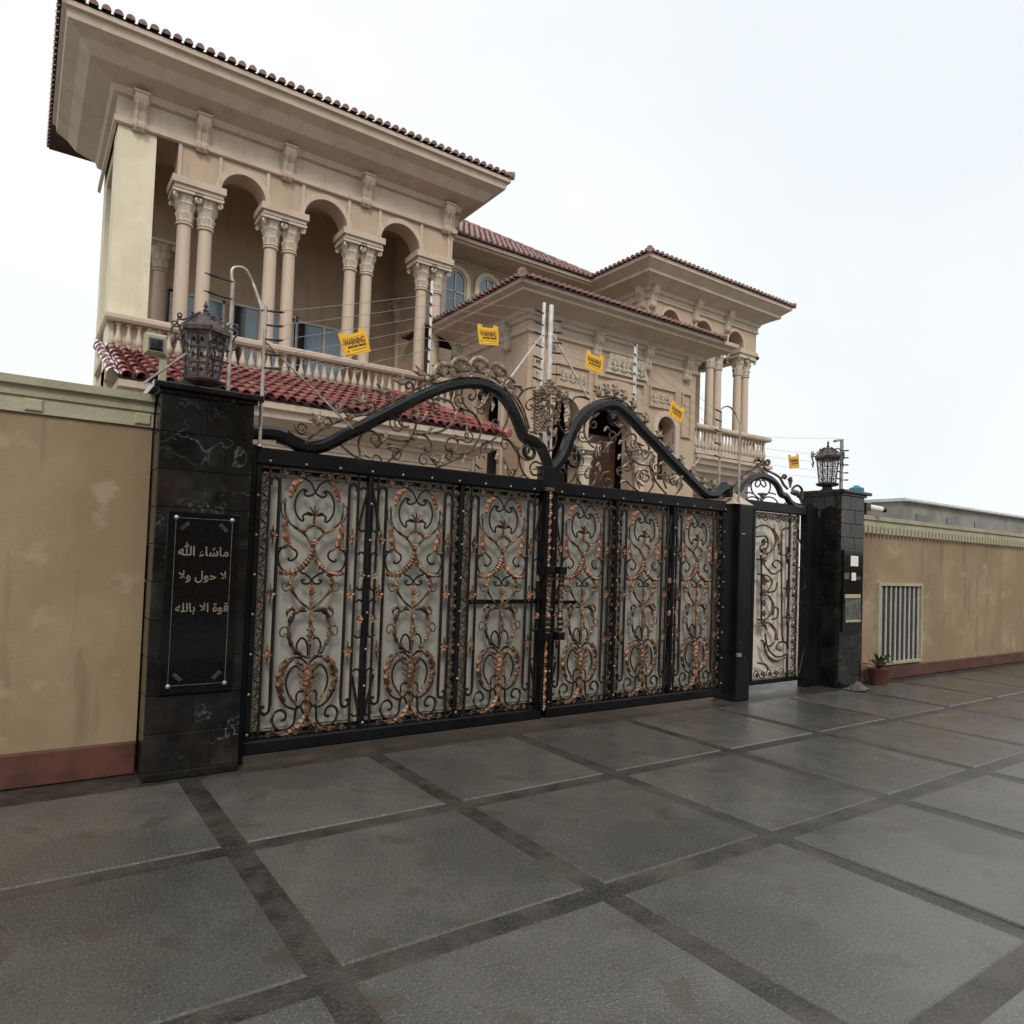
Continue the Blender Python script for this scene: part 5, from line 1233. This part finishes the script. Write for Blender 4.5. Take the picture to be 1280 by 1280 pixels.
# notice board of the right pillar
def nb(px0, py0, px1, py1, y, m, name, parent, b=.004):
    a, c = at(px0, py0, y), at(px1, py1, y); a2 = at(px0, py1, y); c2 = at(px1, py0, y)
    return gp(RPL, MB().bbox(a.x, c.x, y, y+.02, (c.z+a2.z)/2, (a.z+c2.z)/2, b), name, m, parent=parent)
board = nb(1055, 688, 1077, 790, 5.16, 'plaque', 'notice_board', RPL)
nb(1064, 695, 1073, 708, 5.155, 'white', 'white_plate', board); nb(1056, 716, 1062, 724, 5.155, 'grout', 'small_plate', board); nb(1065, 716, 1070, 726, 5.155, 'white', 'small_plate', board); nb(1070, 721, 1076, 725, 5.155, 'grout', 'small_plate', board)
nb(1057, 743, 1076, 748, 5.150, 'coping', 'slot_lip', board); nb(1057, 749, 1076, 776, 5.155, 'grout', 'letterbox_front', board, .004); nb(1058, 775, 1076, 778, 5.15, 'coping', 'slot_lip', board)
# ------------------------------------------------------------------ boundary walls
WL = thing('boundary_wall', 'tan boundary wall with cream coping left of the plaque pillar', 'wall', (-4, 5.6, 0))
zc = at(188, 494, 5.42).z
gp(WL, MB().box(-12, LPX0-.02, 5.45, 5.68, 0, zc-.12), 'wall_face', 'wallpaint')
gp(WL, cornice([(-12, 5.45), (LPX0-.02, 5.45)], [(-.2, zc-.22), (.02, zc-.22), (.02, zc-.12), (.035, zc-.115), (.04, zc-.06), (.07, zc-.05), (.075, zc), (-.25, zc)]), 'coping', 'coping')
for i in range(10):
    x = LPX0-.085-i*.62; gp(WL, MB().bbox(x-.05, x+.05, 5.415, 5.45, zc-.21, zc-.13, .01), 'coping_block', 'coping')
gp(WL, MB().bbox(-12, LPX0-.02, 5.42, 5.45, 0, .22, .01), 'plinth', 'redbrown')
WR = thing('boundary_wall', 'tan boundary wall with dentil coping running right from the notice board pillar', 'wall', (20, 5.45, 0))
zr = at(1090, 645, 5.3).z; zd = at(1090, 662, 5.3).z
gp(WR, MB().box(RPX1+.02, 60, 5.33, 5.58, 0, zd), 'wall_face', 'wallpaint')
gp(WR, cornice([(RPX1+.02, 5.33), (60, 5.33)], [(-.25, zd), (.0, zd), (.035, zd+.01), (.035, (zd+zr)/2+.03), (.06, (zd+zr)/2+.04), (.065, zr), (-.3, zr)]), 'coping', 'coping')
dm = MB().bbox(-.028, .028, -.035, 0, 0, .11, .006).mesh('dentil', 'coping')
for i in range(120): inst('dentil', dm, WR, Vector((RPX1+.1+i*.11, 5.297, zd-.055))-WR.location)
gp(WR, MB().bbox(RPX1+.02, 60, 5.30, 5.33, 0, .18, .01), 'plinth', 'redbrown')
wx = at(1097, 780, 5.32)
wz1 = at(1098, 732, 5.32).z; wz0 = at(1098, 828, 5.32).z
wf = gp(WR, MB().box(wx.x-.04, wx.x, 5.28, 5.33, wz0, wz1).box(wx.x+1.2, wx.x+1.24, 5.28, 5.33, wz0, wz1).box(wx.x-.04, wx.x+1.24, 5.28, 5.33, wz1, wz1+.04).box(wx.x-.04, wx.x+1.24, 5.28, 5.33, wz0-.04, wz0), 'wall_opening_frame', 'coping')
gp(WR, MB().box(wx.x, wx.x+1.2, 5.322, 5.328, wz0, wz1), 'dark_infill', 'interior', parent=wf)
for i in range(9): gp(WR, MB().box(wx.x+.06+i*.135, wx.x+.075+i*.135, 5.30, 5.318, wz0, wz1), 'grille_bar', 'frame', parent=wf)
# ------------------------------------------------------------------ lanterns
def lantern(label, loc, s=1.):
    t = thing('lantern', label, 'lantern', loc, 'wrought lanterns on the gate pillars'); n = 6
    k = .00124*s
    def q(mb, name, m='lantern', smooth=False, parent=None): return mb.obj(name, m, parent or t, smooth)
    q(MB().lathe([(.105*s, 0), (.11*s, .012*s), (.075*s, .03*s), (.065*s, .06*s), (.10*s, .075*s)], n=6), 'foot')
    q(MB().lathe([(.10*s, .07*s), (.155*s, .085*s), (.165*s, .10*s), (.13*s, .115*s)], n=6), 'tray')
    zb, zt, r0, r1 = .115*s, .43*s, .115*s, .155*s
    def pt(i, t_, rr=1.): a = 2*PI*(i+.5)/n; r = (r0+(r1-r0)*t_)*rr; return Vector((r*math.cos(a), r*math.sin(a), zb+(zt-zb)*t_))
    fr = MB()
    for i in range(n): fr.tube([pt(i, 0), pt(i, 1)], .008*s, 5)
    for t_ in (0, .32, .66, 1):
        for i in range(n): fr.tube([pt(i, t_), pt(i+1, t_)], .0055*s if 0 < t_ < 1 else .010*s, 5)
    fo = q(fr, 'body_frame')
    q(MB().lathe([(r0*.93, zb), (r1*.93, zt)], n=6), 'glass', 'lampglass')
    for i in range(n):
        g_ = MB()
        for a_, b_ in ((.04, .28), (.36, .62), (.70, .96)):
            for sgn in (-1, 1):
                P = []
                for x, z in spiral(0, 0, .42, .12, PI/2, sgn*1.3, 8):
                    tt = (a_+b_)/2+z*(b_-a_)*.5; u = .5+sgn*.22+x*.42*.5
                    P.append(pt(i, tt).lerp(pt(i+1, tt), min(.96, max(.04, u))))
                g_.tube(P, .0042*s, 4)
            flower_c = pt(i, (a_+b_)/2).lerp(pt(i+1, (a_+b_)/2), .5)
            g_.tube([flower_c-Vector((0, 0, (b_-a_)*.16*s)), flower_c+Vector((0, 0, (b_-a_)*.16*s))], .008*s, 5)
        q(g_, 'grille', 'iron')
    q(MB().lathe([(.160*s, zt-.005*s), (.182*s, zt+.012*s), (.185*s, zt+.04*s), (.155*s, zt+.055*s)], n=6), 'roof_band')
    rf = q(MB().lathe([(.155*s, zt+.05*s), (.12*s, zt+.085*s), (.085*s, zt+.115*s), (.058*s, zt+.15*s), (.03*s, zt+.165*s), (.012*s, zt+.18*s)], n=6), 'lantern_roof')
    q(MB().lathe([(.01*s, zt+.17*s), (.022*s, zt+.19*s), (.008*s, zt+.205*s), (.017*s, zt+.222*s), (.003*s, zt+.262*s)], n=8), 'finial', parent=rf)
    for i in range(n):
        a = 2*PI*(i+.5)/n; d = Vector((math.cos(a), math.sin(a), 0)); A = MB()
        P = [(.045, zt+.165*s), (.09, zt+.135*s), (.14, zt+.098*s), (.185, zt+.065*s), (.222, zt+.06*s), (.232, zt+.03*s), (.212, zt+.005*s), (.205, zt-.04*s), (.222, zt-.075*s), (.205, zt-.085*s)]
        C = cat_rom([(p[0]*s, p[1]) for p in P], 3)
        A.tube([d*c.x+Vector((0, 0, c.y)) for c in C], .0075*s, 5)
        A.tube([d*(.212*s+x)+Vector((0, 0, zt+.085*s+z)) for x, z in spiral(0, 0, .024*s, .008*s, -PI/2, 1.2, 8)], .006*s, 5)
        A.lathe([(.001, -.014*s), (.013*s, 0), (.001, .014*s)], d.x*.112*s, d.y*.112*s, 6, None, zt+.14*s)
        q(A, 'scroll_arm')
    return t
a = at(1034, 612, 5.48)
lantern('pinkish bronze lantern on the cap of the right marble pillar against the sky', (a.x, 5.48, 2.622), 1.02)
a = at(250, 489, 5.46)
L2 = lantern('dark bronze lantern on the cap of the left marble pillar among the fence insulators', (a.x+.01, 5.46, 2.647), 1.0)
# ------------------------------------------------------------------ electric fence
ORD = ['topmost', 'second from top', 'third from top', 'fourth from top', 'fifth from top', 'lowest']
def fpost(label, x, y, z0, z1, ins=(), side=-1, r=.016, brace=None, hook=None, m='steel', ilen=.085, both=False):
    t = thing('fence_post', label, 'fence post', (x, y, z0), 'steel posts of the electric fence'); o = Vector((x, y, z0))
    def q(mb, name, mm, smooth=True): mb.xform(lambda v: Vector(v)-o); return mb.obj(name, mm, t, smooth)
    q(MB().tube([(x, y, z0), (x, y, z1)], r, 10), 'tube', m)
    q(MB().lathe([(r*1.6, 0), (r*1.6, .012), (r*1.05, .02)], x, y, 10, None, z0), 'base_collar', m)
    for z in ins:
        mb = MB()
        for sd in ((-1, 1) if both else (side,)):
            mb.tube([(x, y-.01, z), (x+sd*ilen*.35, y-.014, z+.002), (x+sd*ilen, y-.02, z+.012)], [.006, .009, .0045], 6)
            mb.tube([(x+sd*ilen*.55, y-.018, z+.005), (x+sd*ilen*.85, y-.02, z+.010)], .0105, 8)
        q(mb, 'insulator', 'insulator')
    if brace: q(MB().tube([(x, y-.012, brace[0]), brace[1]], .0085, 6), 'brace', m)
    if hook: q(MB().tube(cat_rom([(x, y, z1-.04)]+[tuple(h) for h in hook], 6), r*.75, 8), 'hooked_conduit', 'steel_old')
    return t
def zs_(px, ys, Y=YG): return [at(px, y, Y).z for y in ys]
YQ = 5.42
# left hooked pair
X288, X330 = at(288, 420, YQ).x, at(330, 440, YG-.05).x
hk = [at(290, 338, YQ), at(298, 334, YQ), at(308, 338, YQ), at(318, 358, YQ), at(328, 388, YG-.05)]
fpost('weathered steel post with an arched conduit beside the left lantern', X288, YQ, 2.647, at(288, 350, YQ).z, zs_(288, [352, 374, 440, 455], YQ), -1, .015, (at(288, 403, YQ).z, at(180, 479, YQ)), hk, 'steel_old', ilen=.20)
fpost('plain steel post at the left end of the driveway gate under the arched conduit', X330, YG-.05, 2.305, at(330, 385, YG).z, zs_(330, [388, 406, 424, 443, 460], YG-.05), 1, .0135, (at(333, 430, YG).z, at(441, 536, YG-.05)), None, 'steel_old', ilen=.13)
X541 = at(541, 420, YG).x
fpost('bright steel post rising behind the first crest shells of the left gate leaf', X541, YG+.05, at(541, 488, YG+.05).z, at(541, 352, YG+.05).z, zs_(541, [367, 380, 394, 408, 422, 437, 452]), -1, .0125, ilen=.03)
X681, X690 = at(681, 430, YG).x, at(690, 430, YG).x
fpost('slimmer steel post of the close pair above the central crest, braced to the left', X681, YG+.03, 2.6, at(681, 377, YG).z, zs_(681, [391, 406, 419, 434, 449, 462, 476]), -1, .017, (at(681, 414, YG).z, at(632, 480, YG-.02)), ilen=.13)
fpost('thicker steel post of the close pair above the central crest, braced to the right', X690, YG+.03, 2.6, at(690, 380, YG).z, zs_(690, [399, 414, 427, 440, 454, 467]), 1, .023, (at(690, 414, YG).z, at(741, 508, YG-.02)), ilen=.13)
X796 = at(796, 470, YG).x
fpost('bright steel post on the sloping arch of the right gate leaf', X796, YG+.03, at(796, 532, YG).z, at(796, 430, YG).z, zs_(796, [432, 444, 456, 468, 481, 494]), -1, .019, ilen=.035)
YB = 5.36
X900, X925 = at(900, 560, YB).x, at(924.5, 570, YB-.12).x
hk = [at(901, 512, YB), at(907, 508, YB), at(914, 510, YB), at(921, 520, YB), at(925, 530, YB-.12)]
fpost('thin rusty post with an arched conduit at the right end of the driveway gate', X900, YB, 2.44, at(900, 514, YB).z, zs_(900, [515, 527, 540, 556, 572], YB), -1, .014, (at(901, 536, YB).z, at(862, 590, YB)), hk, 'steel_old', ilen=.13)
fpost('pale thin post standing on the black box post before the balcony', X925, YB-.12, 2.28, at(925, 530, YB-.12).z, [], 1, .014, None, None, 'steel_old')
X1052 = at(1052, 570, 5.46).x
fpost('dark post with insulators on both sides behind the right lantern', X1052, 5.46, at(1053, 620, 5.46).z-.1, at(1052, 549, 5.46).z, zs_(1052, [563, 572, 581, 591, 600], 5.46), 1, .024, None, [(X1052, 5.46, at(1052, 549, 5.46).z-.01), (X1052-.1, 5.45, at(1050, 551, 5.46).z), (X1052-.22, 5.44, at(1038, 551, 5.46).z)], 'steel_old', ilen=.15, both=True)
def wire(label, pts, grp='wires of the electric fence', r=.0022):
    P = []
    for a, b in zip(pts[:-1], pts[1:]):
        a, b = Vector(a), Vector(b); L = (b-a).length
        for k in range(9): t = k/9; P.append(a.lerp(b, t)-Vector((0, 0, .02*L*.25*4*t*(1-t))))
    P.append(Vector(pts[-1])); o = P[0].copy()
    tag(MB().tube([p-o for p in P], r, 4).obj('fence_wire', 'wire', None, True, loc=o), label, 'wire', grp)
y330, y541, y681 = [388, 406, 424, 443, 460, 476], [367, 380, 394, 408, 422, 437], [391, 406, 419, 434, 449, 462]
y690, y796, y900 = [399, 414, 427, 440, 454, 467], [432, 444, 456, 468, 481, 494], [515, 527, 540, 552, 564, 576]
for k in range(6):
    a, b, c = at(330, y330[k], YG-.05), at(541, y541[k], YG), at(681, y681[k], YG)
    wire('%s of the fence wires strung above the left gate leaf' % ORD[k], [(a.x+.1, YG-.07, a.z+.01), (X541-.02, YG+.03, b.z), (X681-.1, YG+.01, c.z)])
    a, b, c = at(690, y690[k], YG), at(796, y796[k], YG), at(900, y900[k], YB)
    wire('%s of the fence wires strung above the right gate leaf' % ORD[k], [(X690+.1, YG+.01, a.z), (X796-.02, YG+.01, b.z), (X900-.1, YB-.02, c.z)], r=.0022)
for k, (ya, yb) in enumerate(((545, 549), (556, 572), (566, 581), (576, 591), (586, 600))):
    a, b = at(927, ya, YB-.12), at(1052, yb, 5.46)
    wire('%s of the faint wires from the balcony post to the right lantern' % (ORD[k] if k < 4 else 'lowest'), [(X925, YB-.12, a.z), (X1052-.1, 5.44, b.z)], 'faint wires above the walk-in gate', .0016)
# ------------------------------------------------------------------ yellow warning plates
def sign_mesh():
    w_, h = .118, .082
    pts = [(-w_*.92, -h), (w_*.92, -h), (w_, h*.3), (w_*.97, h+.028), (w_*.58, h+.028), (w_*.52, h), (-w_*.52, h), (-w_*.58, h+.028), (-w_*.97, h+.028), (-w_, h*.3)]
    return MB().prism_y(pts, -.0035, .0035).mesh('warning_plate', 'yellow')
SG = sign_mesh(); TW, _w = text_mesh('WARNING', .045, 'warning_text', 'print', .0008, .0012); TE, _w2 = text_mesh('ELECTRIC FENCE', .018, 'small_text', 'print', .0008)
def sign(label, px, py, Y, rot, yaw=0., s=1.):
    c = at(px, py, Y); t = thing('warning_sign', label, 'warning sign', c, 'yellow electric fence signs')
    t.rotation_euler = (0, -rot, yaw); t.scale = (s, s, s)
    inst('plate', SG, t)
    fm = MB()
    for a, b, c_, d in ((-.098, .098, .056, .0585), (-.096, .096, -.0685, -.066)): fm.box(a, b, -.0048, -.003, c_, d)
    fm.box(-.1, -.0975, -.0048, -.003, -.066, .058).box(.0975, .1, -.0048, -.003, -.066, .058)
    fm.obj('border_line', 'print_line', t)
    inst('lettering', TW, t, (0, -.0045, .02), (.185/_w, 1.5, 1), (PI/2, 0, 0))
    inst('small_lettering', TE, t, (.008, -.0045, -.018), (.16/_w2, 1.1, 1), (PI/2, 0, 0))
    ln = MB().box(-.05, .085, -.0045, -.003, -.046, -.041)
    ln.prism_y([(-.088, -.052), (-.066, -.052), (-.077, -.034)], -.0045, -.003); ln.obj('hazard_mark', 'print', t)
    ck = MB()
    for x in (-.09, .09): ck.tube([(x, -.006, .10), (x, .004, .118), (x, .01, .10)], .003, 5)
    ck.obj('hanging_clip', 'wire', t)
sign('yellow warning plate tilted upwards, leftmost of all, before the paired balcony columns', 444, 430, YG-.02, .40)
sign('yellow warning plate hanging nearly level under the stepped cornice corner', 610.5, 420.5, YG-.02, .13, s=.93)
sign('yellow warning plate beside the carved relief, sloping down to the right', 742.5, 454, YG-.02, -.13, s=.95)
sign('steeply sloping yellow warning plate over the small arched window', 845.5, 516, YG-.02, -.33, s=.92)
sign('small yellow warning plate alone against the sky left of the right lantern', 992.5, 578, YG+.05, .17, s=.95)
# ------------------------------------------------------------------ small things
c = at(195, 431, 5.9)
fl = thing('floodlight', 'cream floodlight with a dark face on a stalk behind the left pillar', 'floodlight', (c.x, 5.9, 2.5))
gp(fl, MB().bbox(c.x-.075, c.x+.075, 5.88, 5.98, c.z-.075, c.z+.085, .02), 'housing', 'coping'); gp(fl, MB().bbox(c.x-.052, c.x+.052, 5.868, 5.882, c.z-.05, c.z+.045, .012), 'glass_face', 'darkglass')
c2 = at(203, 470, 5.95); gp(fl, MB().bbox(c2.x-.025, c2.x+.025, 5.92, 5.98, 2.2, c.z-.06, .006), 'stalk', 'coping')
# CCTV camera on the wall
c = at(1092, 635, 5.25)
cc = thing('security_camera', 'white bullet security camera on a dark bracket beside the right pillar', 'camera', (c.x, 5.25, zr))
d = Vector((.55, -.45, -.12)).normalized(); A = c-d*.13; B = c+d*.12
gp(cc, MB().tube([A, B], .042, 12), 'camera_body', 'white', True); gp(cc, MB().tube([B-d*.01, B+d*.05], .036, 12), 'lens_hood', 'insulator', True)
gp(cc, MB().tube([A-d*.05, A+d*.01], .03, 10), 'rear_cap', 'insulator', True)
br = at(1081, 633, 5.3); gp(cc, MB().bbox(br.x-.07, br.x+.06, 5.24, 5.34, br.z-.06, br.z+.05, .008), 'junction_box', 'iron')
gp(cc, MB().tube([(br.x, 5.29, br.z-.05), (br.x, 5.29, zr-.01)], .018, 8).tube([(br.x, 5.27, br.z), A], .014, 8), 'bracket', 'iron', True)
# neighbour's roofline with blue tank
YN = 16.
nx = at(1064, 620, YN+2.4).x; nzt = at(1085, 620, YN).z
nbr = thing('neighbour_house', 'pale grey low neighbouring building behind the right boundary wall', 'building', (nx+5, YN+3, 0))
gp(nbr, MB().box(nx, nx+14, YN, YN+2.2, 0, nzt), 'wall', 'yard'); gp(nbr, MB().bbox(nx-.1, nx+14.2, YN-.25, YN+2.3, nzt, nzt+.14, .03), 'roof_slab', 'frame')
for q in (1.2, 4.2, 7.2): gp(nbr, MB().box(nx+q, nx+q+1.2, YN-.03, YN+.02, nzt-1.6, nzt-.5), 'window', 'darkglass')
tk = at(1070, 606, YN+1.8)
bt = MB().lathe([(.30, 0), (.33, .05), (.33, .20), (.30, .24), (.30, .30), (.33, .34), (.32, .5), (.12, .58), (.12, .62)], 0, 0, 16)
tag(bt.obj('water_tank', 'blue', None, True, loc=(tk.x+.05, YN+1.8, nzt+.14)), 'blue plastic water tank on the neighbouring roof', 'water tank')
# plant and litter by the wall foot, puddle behind the walk-in gate
pc_ = at(1096, 842, 5.15)
pl_ = thing('potted_plant', 'small reddish potted plant at the foot of the right boundary wall', 'plant', (pc_.x, 5.12, 0))
gp(pl_, MB().lathe([(.09, 0), (.11, .01), (.14, .2), (.15, .22), (.13, .22)], pc_.x, 5.12, 14), 'pot', 'redbrown', True)
rd = random.Random(4)
for k in range(16):
    a = rd.uniform(0, 2*PI); l = rd.uniform(.1, .24); mb = MB(); e = Vector((math.cos(a), math.sin(a), 0)); s_ = Vector((-e.y, e.x, 0)); o = Vector((pc_.x, 5.12, .22)); up_ = rd.uniform(.05, .22)
    P = [o+e*l*t+Vector((0, 0, up_*math.sin(t*2.2)))for t in (0, .33, .66, 1)]; ws = (.008, .03, .026, .002)
    for p, w_ in zip(P, ws): mb.v += [tuple(p-s_*w_), tuple(p+Vector((0, 0, -.006))), tuple(p+s_*w_), tuple(p+Vector((0, 0, .004)))]
    for i in range(3):
        for j in range(4): mb.f.append((i*4+j, i*4+(j+1) % 4, i*4+4+(j+1) % 4, i*4+4+j))
    gp(pl_, mb, 'plant_leaf', 'leaf' if k % 3 else 'redbrown')
lc = at(1063, 853, 5.1)
lm = MB(); rd = random.Random(2); n = 11
for i in range(n):
    for j in range(n):
        u, v = (i/(n-1)-.5), (j/(n-1)-.5); r_ = math.hypot(u, v)
        lm.v.append((u*.34+rd.uniform(-.02, .02), v*.22+rd.uniform(-.02, .02), max(0., (.11*(1-2*r_))*rd.uniform(.3, 1.3))+.012))
for i in range(n-1):
    for j in range(n-1): a = i*n+j; lm.f.append((a, a+1, a+n+1, a+n))
tag(lm.obj('crumpled_sheet', 'grout', None, False, loc=(lc.x, 5.0, .006)), 'crumpled grey plastic sheet lying at the foot of the right pillar', 'litter')
pd = MB(); rd = random.Random(8); q0, q1 = at(964, 848, 7.2), at(992, 866, 5.9)
ctr = at(977, 858, 5.9); s0 = (1.55-.0)/(ctr.z-1.55)*-1
hit = Vector((0, 0, H))+(ctr-Vector((0, 0, H)))*s0
n = 26; pd.v = [(.42*math.cos(2*PI*k/n)*(1+rd.uniform(-.12, .12)), .55*math.sin(2*PI*k/n)*(1+rd.uniform(-.15, .15)), 0) for k in range(n)]; pd.f = [tuple(range(n))]
M['water'] = mat('still_water', (.02, .02, .02), None, 2, .02, spec=1.)
pd.obj('puddle', 'water', None, loc=(hit.x, hit.y, .004-.02+.003), kind='structure')

# ------------------------------------------------------------------ unseen house and wall, added behind the camera to darken the gate
op_ = thing('added_street_house', 'plain brown house added unseen behind the camera to darken the gate', 'house', (4, -14, 0))
OB = MB().box(-16, 24, -20, -12, 0, 7.5); gp(op_, OB, 'wall', 'wallpaint')
for i in range(9):
    for z in (1.2, 4.6): gp(op_, MB().box(-14+i*4.2, -12.4+i*4.2, -12.0, -11.96, z, z+1.6), 'window', 'darkglass')
gp(op_, MB().box(-16.6, 24.6, -20.5, -11.4, 7.5, 7.75), 'roof_slab', 'trim')
ow = MB().box(-30, 40, -8.2, -8, 0, 2.4); tag(ow.obj('added_street_wall', 'wallpaint'), 'long tan wall added unseen behind the camera to darken the gate', 'wall')
